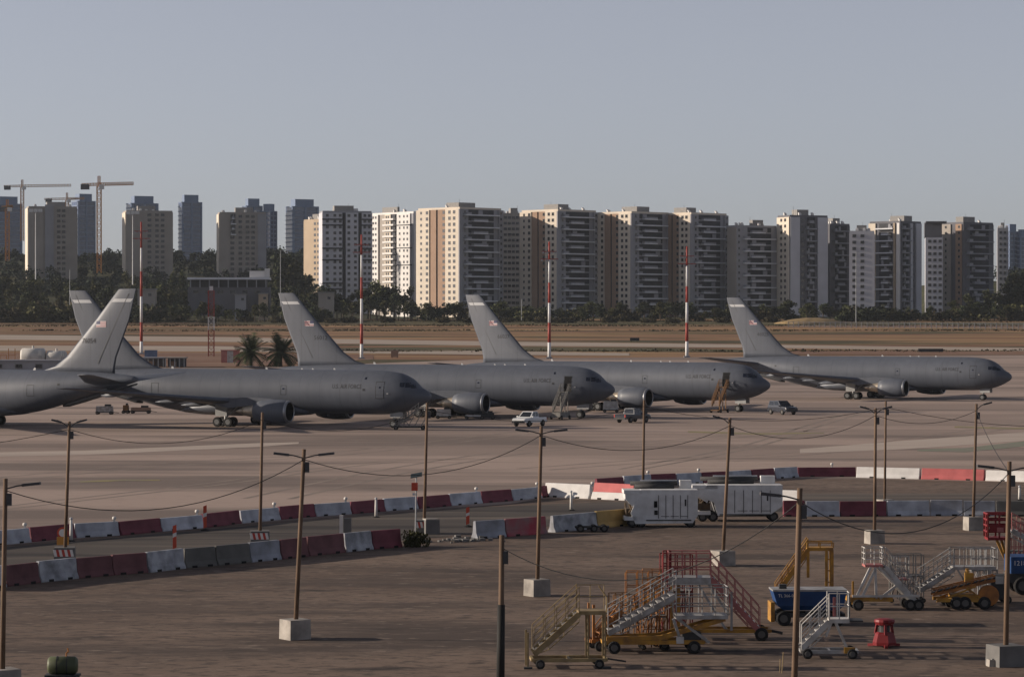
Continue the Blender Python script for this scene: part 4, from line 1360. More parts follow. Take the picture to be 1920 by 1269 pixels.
MF = {'w': 'barrier_white', 'r': 'barrier_red', 'W': 'barrier_white_sunlit', 'P': 'barrier_red_sunlit', 'g': 'barrier_grey', 'R': 'barrier_dusty_red', 'X': 'barrier_worn_white', 'y': 'barrier_yellow', 'B': 'barrier_blotch', 'F': 'barrier_faded'}
f1 = interp([(-150, 1036), (0, 1021), (53, 1016), (140, 1008), (221, 1003.5), (299, 996), (378, 989), (448, 981), (521, 974), (588, 968), (656, 963.5), (718, 958), (781, 953.5), (841, 948), (900, 943), (957, 938.5), (1012, 933)])
row([-110, -27, 53, 138, 221, 299, 378, 448, 521, 588, 656, 718, 781, 841, 900, 957, 1012, 1024], f1, 'rwrwrwrwrwrwrwrwr', .80, 'in the long far row', 'far row of barriers', MF)
barrier((1024, 931), (1109, 935), 'barrier_white_sunlit', .96, 'bright sunlit white barrier closing the left end of the far row', 'far row of barriers')
f2 = interp([(1110, 918), (1219, 910), (1267, 908), (1314, 905.5), (1365, 903), (1408, 900), (1451, 897), (1495, 894.5), (1606, 894)])
row([1117, 1168, 1219, 1267, 1315, 1363, 1408, 1451, 1495], f2, 'rwrwrwrw', .82, 'behind the white carts', 'far row of barriers behind the carts', MF)
barrier((1495, 893.5), (1606, 893), 'barrier_red', .74, 'long dark red barrier ending the shaded far row right of the carts', 'far row of barriers')
barrier((1607, 895), (1728, 898), 'barrier_white_sunlit', .84, 'long bright white sunlit barrier, left of the long pink one', 'sunlit barriers on the right')
barrier((1729, 898), (1849, 901), 'barrier_red_sunlit', .84, 'long pinkish red sunlit barrier between two white ones', 'sunlit barriers on the right')
barrier((1850, 901), (1985, 905), 'barrier_white_sunlit', .84, 'long bright white sunlit barrier at the right frame edge', 'sunlit barriers on the right')
barrier((1116, 925), (1192, 929), 'barrier_red_sunlit', .82, 'pinkish red sunlit barrier left of the white cooling carts', 'sunlit barriers by the carts')
barrier((1112, 935), (1178, 938), 'barrier_white_sunlit', .5, 'low white barrier in front of the pinkish one by the carts', 'sunlit barriers by the carts')
f3 = interp([(-80, 1110), (10, 1099), (69, 1092), (140, 1084), (208, 1078), (273, 1073), (343, 1065), (402, 1060), (465, 1054), (523, 1048), (567, 1043), (643, 1035), (695, 1029.5), (750, 1025)])
row([-60, 5, 69, 140, 208, 273, 343, 402, 465, 523, 574, 643, 695, 750], f3, 'wRXRRXggBRRXr', 1.0, 'in the near left row', 'near left row of barriers', MF)
f4 = interp([(889, 1010), (945, 1006), (1023, 1000), (1034, 998), (1116, 990), (1171, 985)])
row([889, 945, 1023], f4, 'BF', 1.02, 'in the short middle row', 'middle row of barriers', MF)
row([1034, 1116, 1172], f4, 'Xy', 1.0, 'in the middle row by the carts', 'middle row of barriers', MF)
f5 = interp([(1440, 968), (1510, 968), (1663, 967), (1744, 966.5), (2000, 968)])
row([1468, 1510, 1575, 1663, 1744, 1806, 1867, 1930, 1990], f5, 'rwrwBBgg', .98, 'in the right row', 'right row of barriers', MF)
barrier((1468, 941), (1500, 942), 'barrier_white_sunlit', .8, 'short bright white barrier just right of the second cooling cart', 'sunlit barriers by the carts')

# ------------------------------------------------------------------ wooden lamp poles with concrete blocks, cables
mat('pole_wood', (0.17, 0.11, 0.072), 0.85, var=0.18, scale=0.8, rnd=0.12)
mat('block_concrete', (0.42, 0.385, 0.345), 0.9, scale=1.6, col2=(0.22, 0.2, 0.18), rnd=0.12)
mat('block_dark', (0.17, 0.165, 0.16), 0.85, var=0.14, scale=1.2)
mat('lamp_dark', (0.07, 0.07, 0.075), 0.6, var=0.1)
mat('cable_black', (0.02, 0.02, 0.022), 0.7, var=0.0)
mat('stripe_red', (0.5, 0.07, 0.05), 0.7, var=0.05)
mat('stripe_white', (0.75, 0.73, 0.7), 0.7, var=0.05)
POLE = {}
def pole(key, bx, by, tx, ty, label, block=None, lamps='', rad=.095, rz=.55, hatched=False, brk=True):
    p = G(bx, by)
    if block:
        block = (block[0] * .93, block[1] * .95)
    r = thing('lamp_pole', label, 'lamp pole', p)
    H_ = zat(ty, p.y)
    tx_ = (tx - bx) * p.y / FPX
    top = Vector((tx_, 0, H_))
    zb = block[1] if block else 0
    MB().tube((0, 0, .05), top, rad, rad * .8, 12).build('post', MATS['pole_wood'], r, True)
    if block:
        b = MB().box((0, 0, block[1] / 2), (block[0], block[0] * .95, block[1]), rz, taper=.97).build('concrete_block', MATS['block_concrete' if hatched is False else 'block_dark'], r)
        if hatched:
            R_ = Matrix.Rotation(rz, 3, 'Z')
            for i in range(7):
                x0 = -block[0] / 2 * .92 + i * block[0] * .92 / 7
                w1 = block[0] * .92 / 7
                y = -block[0] * .475 - .012
                P = [R_ @ Vector((x0 + dx, y, block[1] * zz)) for dx, zz in ((0, .45), (w1, .45), (w1 * 1.0 - .08, .88), (-.08, .88))]
                MB().add(P, [(0, 1, 2, 3)]).build('hazard_stripe', MATS['stripe_red' if i % 2 else 'stripe_white'], b)
    for L in lamps:
        sg = -1 if L in 'lLa' else 1
        ln = {'l': .8, 'r': .8, 'L': .9, 'R': .9, 'a': .62, 'b': .62}[L]
        up = .18 if L in 'lrLR' else .42
        a0 = top + Vector((0, 0, -.35))
        a1 = a0 + Vector((sg * ln * .45, -.05, up * .6))
        a2 = a0 + Vector((sg * ln, -.1, up))
        arm = MB().path([a0, a1, a2], .028, 6).build('lamp_arm', MATS['lamp_dark'], r)
        q = MB()
        e0, e1 = a1.lerp(a2, .35), a2 + Vector((sg * .28, 0, .02))
        q.beam(e0, e1, .24, .09)
        q.build('lamp_head', MATS['lamp_dark'], arm)
    if brk:
        MB().box(top + Vector((.12, 0, -.7)), (.16, .16, .4)).build('junction_box', MATS['lamp_dark'], r)
    POLE[key] = p + top + Vector((0, 0, -.4))
    return r
pole('m1', 3, 1296, 10, 897, 'lamp pole at the left frame edge, lamp on its right', (1.1, .8), 'R')
pole('b2', 121, 1055, 130, 790, 'lamp pole behind the near left barriers carrying round red sign, V-shaped arms', (1.15, .85), 'ab', hatched=True, rz=.1)
pole('b3', 487, 1022, 492, 773, 'lamp pole on hatched block behind the grey barriers, under the second tanker engine', (1.15, .85), '', hatched=True, rz=.1)
pole('m4', 553, 1198, 570, 842, 'lamp pole with two flat lamps on pale block at left of centre', (1.0, .82), 'LR', rz=.6)
pole('b5', 795, 1000, 801, 755, 'lamp pole beside the solar sign, block striped red and white', (1.1, .85), '', hatched=True, rz=.1)
pole('m6', 1007, 1117, 1015, 799, 'lamp pole with two lamps, pale block, left of the stairs group', (.98, .8), 'LR', rz=.55)
pole('f7', 938, 1346, 941, 1003, 'dark near pole cut by the lower frame edge, left of the beige stairs', (1.0, .8), '', .1)
pole('b8', 1205, 962, 1208, 750, 'lamp pole behind the first white cooling cart', (1.0, .8), '')
pole('m9', 1355, 1060, 1369, 783, 'lamp pole on pale block in front of the second cooling cart', (1.05, .8), 'a', rz=.5)
pole('f10', 1487, 1392, 1500, 915, 'near lamp pole cut by the lower frame edge, in front of the blue tank cart', (1.1, .8), 'L', .1)
pole('m11', 1640, 1019, 1642, 765, 'lamp pole on grey block, left of a close thinner pole', (.95, .8), 'ab', rz=.3)
pole('b12', 1659, 958, 1661, 752, 'thinner lamp pole behind the right barriers, close to another pole', (1.0, .8), '', .085)
pole('m13', 1825, 994, 1831, 757, 'lamp pole on grey block left of the red basket', (1.0, .85), 'b', rz=.25)
pole('f14', 1886, 1248, 1893, 865, 'near lamp pole at the right, in front of the blue truck', (1.15, .8), 'LR', .1, rz=.35, hatched=None)
_p7 = [o for o in bpy.data.objects if o.get('label', '').startswith('dark near pole')][0]
MB().tube((0.0, 0, .7), (.03, 0, 3.55), .135, .12, 12).build('rubber_sleeve', MATS['gse_sleeve'] if 'gse_sleeve' in MATS else mat('gse_sleeve', (0.02, 0.019, 0.018), 0.8, var=0.1), _p7, True)
def cable(a, b, sag, label, r=.016):
    A = POLE[a] if isinstance(a, str) else a
    B = POLE[b] if isinstance(b, str) else b
    pts = [A.lerp(B, i / 18) - Vector((0, 0, sag * 4 * (i / 18) * (1 - i / 18))) for i in range(19)]
    mb = MB().path([p - A for p in pts], r, 5)
    tag(mb.build('cable', MATS['cable_black'], None, False, A), label, 'cable', 'sagging cables between the lamp poles')
cable('m1', 'm4', 1.25, 'sagging black cable from the left edge pole to the two-lamp pole left of centre')
cable('m4', 'm6', 1.15, 'sagging black cable between the two poles carrying paired flat lamps')
cable('m6', 'm9', .95, 'sagging black cable from the paired-lamp pole to the pole by the second cart')
cable('m9', 'm11', .95, 'sagging black cable from the second cart pole to the grey block pole')
cable('m11', 'm13', .6, 'sagging black cable between the two grey block poles on the right')
cable('b2', 'b3', 1.0, 'sagging black cable from the red sign pole to the next hatched block pole')
cable('b3', 'b5', .9, 'sagging black cable from the hatched block pole to the solar sign pole')
cable('b5', 'b8', .8, 'sagging black cable from the solar sign pole to the pole behind the carts')
cable('b8', 'b12', .9, 'sagging black cable from the pole behind the carts to the thinner right pole')
cable('f7', 'f10', 1.6, 'low black cable sagging over the stairs group between two near poles')
cable('f10', 'f14', 1.5, 'black cable from the near pole at the blue cart to the right pole')
cable('f14', 'm13', .25, 'short black cable between the right pole and the red basket pole')
cable(POLE['b2'] + Vector((-14, -4, -1.1)), 'b2', .5, 'black cable leaving the frame left from the red sign pole')
cable('b12', POLE['b12'] + Vector((22, 7, -.6)), 1.1, 'black cable leaving the frame right from the thinner pole')

# ------------------------------------------------------------------ signs, delineators, posts, warning lamps
mat('sign_red', (0.55, 0.075, 0.035), 0.6, var=0.05)
mat('sign_orange', (0.62, 0.28, 0.05), 0.6, var=0.05)
mat('post_white', (0.72, 0.69, 0.65), 0.7, var=0.08)
mat('solar_panel', (0.03, 0.045, 0.05), 0.3, var=0.1)
def delineator(px, py, topy, label):
    p = G(px, py)
    r = thing('road_delineator', label, 'road marker', p, 0, 'red and white road delineators')
    H_ = zat(topy, p.y)
    MB().lathe([(0, .26), (.06, .26), (.1, .16), (.14, .05)], (0, 0, 0), (0, 0, 1), 12).build('base', MATS['tyre'], r)
    n = 6
    z0 = .14
    for i in range(n):
        za, zb = z0 + (H_ - z0) * i / n, z0 + (H_ - z0) * (i + 1) / n
        P = [(-.1, 0, za), (.1, 0, za + .08), (.1, 0, zb + .08), (-.1, 0, zb)]
        P += [(x, .035, z) for x, y, z in P]
        MB().add(P, [(0, 1, 2, 3), (7, 6, 5, 4), (0, 4, 5, 1), (1, 5, 6, 2), (2, 6, 7, 3), (3, 7, 4, 0)]).build('stripe', MATS['sign_red' if i != 3 else 'stripe_white'], r)
delineator(327, 1034, 986, 'red and white road delineator behind the worn white near barrier')
delineator(384, 995, 949, 'dark red road delineator against the far white barrier')
delineator(877, 988, 952, 'red and white road delineator left of the middle barrier row')
def white_post(px, py, topy, label):
    p = G(px, py)
    r = thing('marker_post', label, 'post', p, 0, 'white marker posts on the road')
    H_ = zat(topy, p.y)
    MB().lathe([(0, .24), (.05, .24), (.09, .12)], (0, 0, 0), (0, 0, 1), 12).build('base', MATS['tyre'], r)
    MB().tube((0, 0, .05), (0, 0, H_), .1, .075, 10).build('post', MATS['post_white'], r, True)
    MB().lathe([(0, .03), (.05, .09), (.12, .09), (.16, .03)], (0, 0, H_), (0, 0, 1), 10).build('reflector', MATS['band_white'], r)
white_post(705, 970, 937, 'white marker post on the road in front of a red far barrier')
white_post(1071, 957, 924, 'white marker post in front of the bright white barrier')
white_post(133, 1015, 975, 'slim white marker post beside the red sign pole')
white_post(1912, 938, 914, 'white marker post on the road at the right frame edge')
# round sign under the pole b2
p = G(119, 1050)
r = thing('road_sign', 'round red and white sign above an orange plate on the left pole', 'sign', p - Vector((0, .25, 0)))
z1 = zat(998, p.y); z2 = zat(1013, p.y)
MB().tube((0, 0, .85), (0, 0, z1 + .2), .03, .03, 8).build('post', MATS['galv_steel'], r)
dsc = MB().lathe([(0, .3), (.03, .3)], (0, -.06, z1), (0, 1, 0), 20).build('disc', MATS['sign_red'], r)
MB().lathe([(0, .2), (.01, .2)], (0, -.075, z1), (0, 1, 0), 18).build('disc_centre', MATS['stripe_white'], dsc)
MB().box((0, -.05, z2), (.62, .03, .42)).build('plate', MATS['sign_orange'], r)
# solar sign
p = G(779, 1003)
r = thing('solar_sign', 'red sign with small solar panel on a slim grey post', 'sign', p)
z1, z2, z3 = zat(912, p.y), zat(893, p.y), zat(926, p.y)
MB().tube((0, 0, 0), (.05, 0, z2), .045, .04, 8).build('post', MATS['galv_steel'], r)
MB().box((-.05, -.06, z1), (.36, .1, .46)).build('sign_box', MATS['sign_red'], r)
MB().box((-.1, -.06, z3), (.14, .1, .14)).build('lamp', MATS['band_white'], r)
P = [(-.28, -.2, z2 - .1), (.38, -.2, z2 + .02), (.38, .25, z2 + .22), (-.28, .25, z2 + .1)]
P += [(x, y, z + .03) for x, y, z in P]
MB().add(P, [(3, 2, 1, 0), (4, 5, 6, 7), (0, 1, 5, 4), (1, 2, 6, 5), (2, 3, 7, 6), (3, 0, 4, 7)]).build('solar_panel', MATS['solar_panel'], r)
# grey cabinet on the road behind
p = G(808, 1001)
r = thing('concrete_box', 'grey concrete box with bluish side beside the solar sign', 'block', p, .3)
MB().box((0, 0, .42), (.85, .8, .84), taper=.97).build('body', MATS['block_dark'], r)
MB().box((0, 0, .87), (.8, .75, .06)).build('lid', MATS['block_concrete'], r)
p = G(646, 1016)
r = thing('marker_block', 'small white post and grey box behind the near left barriers', 'block', p)
MB().box((-.18, 0, .75), (.2, .2, 1.5)).build('post', MATS['post_white'], r)
MB().box((.16, .05, .7), (.42, .35, 1.3)).build('box', MATS['block_dark'], r)
# warning lamps on the far barriers
for i, px in enumerate((46, 214, 369, 514, 648, 893, 1007, 1111, 1215, 1310, 1560)):
    p = G(px, f1(px) if px < 1012 else (f2(px) if px > 1112 else 933))
    r = thing('warning_lamp', 'small pale warning lamp on the far barriers, %s from the left' % ordinal(i), 'lamp', p + Vector((0, 0, .80 if px < 1030 else .82)), 0, 'warning lamps on the far barriers')
    MB().box((0, 0, .05), (.12, .1, .16)).build('battery_box', MATS['post_white'], r)
    MB().lathe([(0, .06), (.03, .12), (.14, .12), (.18, .06)], (0, 0, .12), (0, 0, 1), 12).build('lens', MATS['post_white'], r, True)
# little shrubs at the end of the near row
for i, (px, py, k) in enumerate(((762, 1024, .22), (782, 1026, .34))):
    r = thing('roadside_shrub', ('smaller' if i == 0 else 'larger') + ' dark shrub at the right end of the near left barriers', 'shrub', G(px, py), i)
    r.scale = (k * .55, k * .55, k)
    place('foliage', CROWNS['bush'][i][0], r)
# pile of dark debris left of the middle row
p = G(868, 1014)
mb = MB()
rd = random.Random(9)
for k in range(60):
    x, y = rd.gauss(0, .9), rd.gauss(0, .7)
    s_ = rd.uniform(.06, .2)
    mb.box((x, y, s_ * .35), (s_ * 1.6, s_ * 1.3, s_), rd.uniform(0, 3))
tag(mb.build('rubble', MATS['block_dark'], None, False, p), 'low scatter of dark rubble left of the middle barriers', 'rubble', kind='stuff')
# ------------------------------------------------------------------ ground support equipment
mat('gse_yellow', (0.50, 0.255, 0.03), 0.6, scale=2.2, col2=(0.20, 0.10, 0.035))
mat('gse_orange', (0.42, 0.165, 0.035), 0.65, scale=2.2, col2=(0.17, 0.07, 0.03))
mat('gse_beige', (0.36, 0.27, 0.13), 0.65, scale=2.2, col2=(0.19, 0.13, 0.07))
mat('gse_red', (0.20, 0.014, 0.018), 0.55, var=0.12, scale=2.0)
mat('gse_pinkred', (0.42, 0.15, 0.14), 0.6, var=0.12, scale=2.0)
mat('gse_grey', (0.44, 0.44, 0.44), 0.5, 0.25, scale=2.4, col2=(0.22, 0.20, 0.18))
mat('gse_dull', (0.24, 0.235, 0.22), 0.6, scale=2.0, col2=(0.13, 0.12, 0.11))
mat('gse_rust', (0.27, 0.135, 0.05), 0.7, scale=2.0, col2=(0.13, 0.07, 0.035))
mat('gse_white', (0.62, 0.61, 0.59), 0.6, scale=1.8, col2=(0.36, 0.33, 0.30))
mat('gse_blue', (0.012, 0.065, 0.21), 0.5, scale=1.2, col2=(0.008, 0.035, 0.11))
mat('gse_dark', (0.05, 0.05, 0.052), 0.7, var=0.15)
mat('gse_green', (0.10, 0.115, 0.06), 0.55, var=0.2, scale=1.5)
mat('gse_step', (0.20, 0.19, 0.18), 0.7, var=0.15)
WH = {}
mat('gse_hub', (0.10, 0.095, 0.09), 0.7, var=0.1)
def gwheel(root, x, y, r=.22, wd=.16):
    k = (r, wd)
    if k not in WH:
        WH[k] = wheel_mesh('wheel', r, wd)
        WH[k].materials[1] = MATS['gse_hub']
    return place('wheel', WH[k], root, (x, y, r))
def stairs(root, x0, z0, x1, z1, w_, n, frame, rail, step='gse_step', nrail=3, rh=1.0, rr=.022, both=True, bow=0.0):
    """a flight from (x0, z0) up to (x1, z1)"""
    st = None
    for sd_ in (-1, 1):
        o = MB().beam((x0, sd_ * w_ / 2, z0), (x1, sd_ * w_ / 2, z1), .06, .2).build('stringer', MATS[frame], root)
    for i in range(n):
        t = (i + .5) / n
        MB().box((x0 + (x1 - x0) * t, 0, z0 + (z1 - z0) * t + .06), (abs(x1 - x0) / n * .9, w_ - .08, .04)).build('step', MATS[step], root)
    # zig-zag bracing under the flight
    mb = MB()
    q = max(3, int(abs(x1 - x0) / .45))
    for sd_ in (-1, 1):
        for i in range(q):
            t0, t1 = i / q, (i + 1) / q
            pa = Vector((x0 + (x1 - x0) * t0, sd_ * w_ * .46, z0 + (z1 - z0) * t0 - .02))
            pb = Vector((x0 + (x1 - x0) * t1, sd_ * w_ * .46, z0 + (z1 - z0) * t1 - .3))
            pc = Vector((x0 + (x1 - x0) * t1, sd_ * w_ * .46, z0 + (z1 - z0) * t1 - .02))
            mb.tube(pa, pb, .016, .016, 5); mb.tube(pb, pc, .016, .016, 5)
        mb.tube(Vector((x0 + (x1 - x0) / q, sd_ * w_ * .46, z0 + (z1 - z0) / q - .3)), Vector((x1, sd_ * w_ * .46, z1 - .3)), .02, .02, 6)
    mb.build('bracing', MATS[frame], root)
    for sd_ in ((-1, 1) if both else (-1,)):
        mb = MB()
        y = sd_ * (w_ / 2 + .03)
        for k in range(nrail):
            h_ = rh * (k + 1) / nrail
            mb.tube((x0, y, z0 + h_), (x1, y, z1 + h_), rr, rr, 6)
        m_ = max(3, int(math.hypot(x1 - x0, z1 - z0) / .55) + 1)
        for i in range(m_ + 1):
            t = i / m_
            p = Vector((x0 + (x1 - x0) * t, y, z0 + (z1 - z0) * t))
            mb.tube(p, p + Vector((0, 0, rh)), rr, rr, 6)
        mb.build('handrail', MATS[rail], root)
def deck(root, x0, x1, z, w_, m, rail, rh=1.0, sides='fblr', nrail=2, rr=.022, th=.14, y0=0.0):
    MB().box(((x0 + x1) / 2, y0, z - th / 2), (x1 - x0, w_, th)).build('platform', MATS[m], root)
    for sd_ in sides:
        mb = MB()
        if sd_ in 'fb':
            y = y0 + (-1 if sd_ == 'f' else 1) * (w_ / 2 + .0)
            a, b = Vector((x0, y, z)), Vector((x1, y, z))
        else:
            x = x0 if sd_ == 'l' else x1
            a, b = Vector((x, y0 - w_ / 2, z)), Vector((x, y0 + w_ / 2, z))
        m_ = max(2, int((b - a).length / .42))
        for i in range(m_ + 1):
            p = a.lerp(b, i / m_)
            mb.tube(p, p + Vector((0, 0, rh)), rr, rr, 6)
        for k in range(nrail):
            q = Vector((0, 0, rh * (k + 1) / nrail))
            mb.tube(a + q, b + q, rr, rr, 6)
        mb.build('guard_rail', MATS[rail], root)
def legs(root, pts, m, t=.09):
    for a, b in pts:
        MB().beam(a, b, t).build('leg', MATS[m], root)
def chassis(root, x0, x1, w_, z, m, t=.14, wr=.2, wheels=True, wy=None):
    mb = MB()
    for sd_ in (-1, 1):
        mb.beam((x0, sd_ * w_ / 2, z), (x1, sd_ * w_ / 2, z), t)
    for x in (x0, (x0 + x1) / 2, x1):
        mb.beam((x, -w_ / 2, z), (x, w_ / 2, z), t * .8)
    mb.build('chassis', MATS[m], root)
    if wheels:
        for x in (x0 + (x1 - x0) * .1, x1 - (x1 - x0) * .1):
            for sd_ in (-1, 1):
                gwheel(root, x, sd_ * (w_ / 2 + .12), wr, wr * .6)

# beige stairs at the lower centre
r = thing('service_stairs', 'beige mobile service stairs with four thin handrails, leftmost of the stairs group', 'stairs', G(1062, 1250), .06)
stairs(r, -1.2, .5, .42, 1.95, 1.0, 8, 'gse_beige', 'gse_beige', nrail=4, rh=.98, rr=.016)
deck(r, .4, 1.4, 2.05, 1.0, 'gse_beige', 'gse_beige', .85, 'b', rr=.016)
legs(r, [((.75, -.45, 0.3), (.75, -.45, 1.9)), ((.75, .45, .3), (.75, .45, 1.9)), ((1.36, -.45, .3), (1.36, -.45, 1.9)), ((1.36, .45, .3), (1.36, .45, 1.9)), ((-1.42, -.5, 0), (-1.42, -.5, 1.3)), ((-1.42, .5, 0), (-1.42, .5, 1.3))], 'gse_beige', .07)
MB().path([(1.4, -.52, 2.0), (1.4, -.52, 2.55), (1.12, -.52, 2.95)], .03, 6).build('gate_rail', MATS['gse_beige'], r)
chassis(r, -1.25, 1.4, 1.1, .3, 'gse_beige', .12, .17)
for x in (-1.42, 1.4):
    MB().box((x, -.62, .04), (.3, .2, .08)).build('foot', MATS['gse_dark'], r)
MB().beam((1.4, 0, .3), (2.15, 0, .18), .06).build('tow_bar', MATS['gse_dark'], r)

# orange frame stand behind it
r = thing('orange_stand', 'rusty orange step stand with wheels between beige and grey stairs', 'stairs', G(1128, 1218), .2)
chassis(r, -.5, 2.6, .9, .38, 'gse_orange', .12, .2)
legs(r, [((-.4, -.4, .4), (-.4, -.4, 1.75)), ((-.4, .4, .4), (-.4, .4, 1.75)), ((.3, -.4, .4), (.1, -.4, 1.3))], 'gse_orange', .09)
stairs(r, -.15, .5, .7, 1.5, .8, 5, 'gse_orange', 'gse_orange', 'gse_orange', nrail=2, rh=.4)
legs(r, [((1.4, -.42, .35), (1.15, -.42, 2.1)), ((2.0, -.42, .35), (2.1, -.42, 2.2))], 'gse_orange', .06)

# grey boarding stairs: flight up to the right, platform and yellow chassis
r = thing('boarding_stairs', 'grey aluminium boarding stairs on a yellow wheeled chassis, centre of the stairs group', 'stairs', G(1250, 1222), .05)
stairs(r, -2.25, .75, .3, 2.15, 1.1, 11, 'gse_grey', 'gse_grey', 'gse_grey', nrail=3, rh=.95, rr=.021)
deck(r, .3, 2.25, 1.42, 1.2, 'gse_grey', 'gse_grey', 1.05, 'fbr', 3, .022)
mb = MB()
mb.beam((-2.3, -.45, .55), (.0, -.45, .6), .16); mb.beam((-.4, -.45, .55), (2.15, -.45, 1.28), .17)
mb.beam((-2.3, .45, .55), (.0, .45, .6), .16); mb.beam((-.4, .45, .55), (2.15, .45, 1.28), .17)
mb.build('lifting_beam', MATS['gse_yellow'], r)
chassis(r, -2.4, 1.35, 1.0, .42, 'gse_yellow', .15, .24)
legs(r, [((.35, -.5, 1.3), (1.55, -.5, .4)), ((.35, .5, 1.3), (1.55, .5, .4)), ((.2, -.5, 1.3), (.5, -.5, .4))], 'gse_grey', .1)
MB().box((.9, -.2, .55), (.7, .5, .45)).build('power_unit', MATS['gse_dark'], r)
MB().box((.45, -.55, .5), (.28, .1, .25)).build('light_box', MATS['gse_white'], r)
# tubular scaffolds standing among the stairs
def scaffold(px, py, w_, h_, m, label, rz, n=3, rails=4):
    r = thing('tube_scaffold', label, 'scaffold', G(px, py), rz)
    for y in (-.4, .4):
        mb = MB()
        for i in range(n + 1):
            x = -w_ / 2 + w_ * i / n
            mb.tube((x, y, .1), (x, y, h_), .028, .028, 6)
        mb.build('upright_frame', MATS[m], r)
        mb = MB()
        for k in range(rails):
            z = h_ * (.35 + .65 * k / (rails - 1))
            mb.tube((-w_ / 2, y, z), (w_ / 2, y, z), .02, .02, 6)
        for i in range(n):
            x0_, x1_ = -w_ / 2 + w_ * i / n, -w_ / 2 + w_ * (i + 1) / n
            mb.tube((x0_, y, .3), (x1_, y, h_ * .6), .018, .018, 5)
        mb.build('rails', MATS[m], r)
    MB().box((0, 0, h_ * .55), (w_, .8, .05)).build('deck', MATS['gse_step'], r)
    for x in (-w_ / 2, w_ / 2):
        for y in (-.4, .4):
            gwheel(r, x, y, .1, .06)
scaffold(1226, 1216, .9, 2.25, 'gse_orange', 'thin orange tube scaffold standing in front of the grey boarding stairs', .1)
scaffold(1205, 1196, 1.3, 2.6, 'gse_orange', 'thin orange tube scaffold behind the grey boarding stairs flight', -.1)
scaffold(1268, 1190, 1.2, 3.2, 'gse_red', 'tall thin red tube scaffold at the left end of the red railed platform', .05, 4, 5)
scaffold(1165, 1205, .8, 1.9, 'gse_rust', 'low rusty tube scaffold between beige and grey stairs', .2)
scaffold(1700, 1128, 1.4, 2.1, 'gse_dull', 'thin grey tube scaffold behind the white A-frame stairs', .0, 4)
scaffold(1842, 1118, 1.2, 2.2, 'gse_grey', 'thin grey tube scaffold behind the gangway at the right', .1, 4)
scaffold(1908, 1096, .9, 2.9, 'gse_pinkred', 'thin pale red tube scaffold at the right frame edge above the blue truck', .0, 4, 6)
# tall platform stairs with red rails behind
r = thing('platform_stairs', 'tall platform stairs with red railings descending to the right', 'stairs', G(1318, 1198), -.04)
deck(r, -1.35, .3, 2.45, 1.2, 'gse_grey', 'gse_pinkred', .95, 'fbl', 3, .026, .28)
deck(r, -1.55, -1.25, 2.4, 1.1, 'gse_red', 'gse_red', 1.0, 'fb', 2, .03, .1)
stairs(r, 2.2, .35, .3, 2.4, 1.1, 11, 'gse_pinkred', 'gse_pinkred', 'gse_grey', nrail=3, rh=.95, rr=.019)
legs(r, [((-1.2, -.5, .4), (-1.2, -.5, 2.3)), ((-.95, -.5, .4), (-.95, -.5, 2.3)), ((-1.2, .5, .4), (-1.2, .5, 2.3))], 'gse_yellow', .12)
legs(r, [((.2, -.5, 2.2), (1.0, -.5, 1.0)), ((-.2, -.5, 2.2), (.9, -.5, .4)), ((1.1, -.55, .4), (1.1, -.55, 1.9))], 'gse_grey', .09)
stairs(r, -3.0, .9, -1.6, 2.0, .8, 7, 'gse_yellow', 'gse_orange', 'gse_orange', nrail=2, rh=.55, rr=.02)
deck(r, -2.35, -1.6, 2.0, .8, 'gse_orange', 'gse_orange', .7, 'fbl', 2, .02)
chassis(r, -.8, 2.6, 1.0, .38, 'gse_yellow', .14, .26)
MB().beam((2.6, 0, .35), (3.1, 0, .25), .1).build('tow_bar', MATS['gse_dark'], r)

# yellow tall stand behind the blue cart
r = thing('yellow_stand', 'tall yellow work stand with steep ladder behind the blue tank cart', 'stairs', G(1512, 1132), -.03)
stairs(r, -1.35, .4, .05, 2.4, .8, 9, 'gse_yellow', 'gse_yellow', 'gse_orange', nrail=2, rh=.5)
deck(r, .0, 1.15, 2.5, .9, 'gse_yellow', 'gse_yellow', .22, 'fb', 1, .03)
legs(r, [((1.1, -.42, 0), (1.1, -.42, 2.4)), ((1.1, .42, 0), (1.1, .42, 2.4)), ((.85, -.42, 0), (.85, -.42, 2.4)), ((.05, -.42, 1.2), (.05, -.42, 2.4))], 'gse_yellow', .12)
MB().beam((-1.4, -.42, .12), (1.15, -.42, .12), .1).build('base_beam', MATS['gse_yellow'], r)
MB().beam((-1.4, .42, .12), (1.15, .42, .12), .1).build('base_beam', MATS['gse_yellow'], r)
for k in range(4):
    MB().beam((.85, -.42, .5 + .5 * k), (1.1, -.42, .5 + .5 * k), .05).build('rung', MATS['gse_yellow'], r)

# blue tank cart
r = thing('tank_cart', 'blue water tank cart with white lettering behind the near pole', 'cart', G(1515, 1170), .03)
mb = MB()
prof = [(-1.42, .55), (-1.5, 1.38), (1.5, 1.38), (1.42, .55)]
mb.loft([[(-1.05, -.5, .62), (1.2, -.5, .62), (1.2, .5, .62), (-1.05, .5, .62)], [(-1.32, -.64, .82), (1.4, -.64, .82), (1.4, .64, .82), (-1.32, .64, .82)], [(-1.5, -.7, 1.4), (1.5, -.7, 1.4), (1.5, .7, 1.4), (-1.5, .7, 1.4)]])
tk = mb.build('tank', MATS['gse_blue'], r)
MB().box((0, 0, 1.44), (3.04, 1.44, .07)).build('rim', MATS['gse_grey'], r)
V, Fq = text_mesh('TL 366-021', .17)
MB().add([(x - 1.3, -.715, z + 1.18) for x, z, _ in V], Fq).build('lettering', MATS['stripe_white'], tk)
MB().box((-1.05, -.1, 1.55), (.3, .3, .2)).build('filler_cap', MATS['gse_dark'], r)
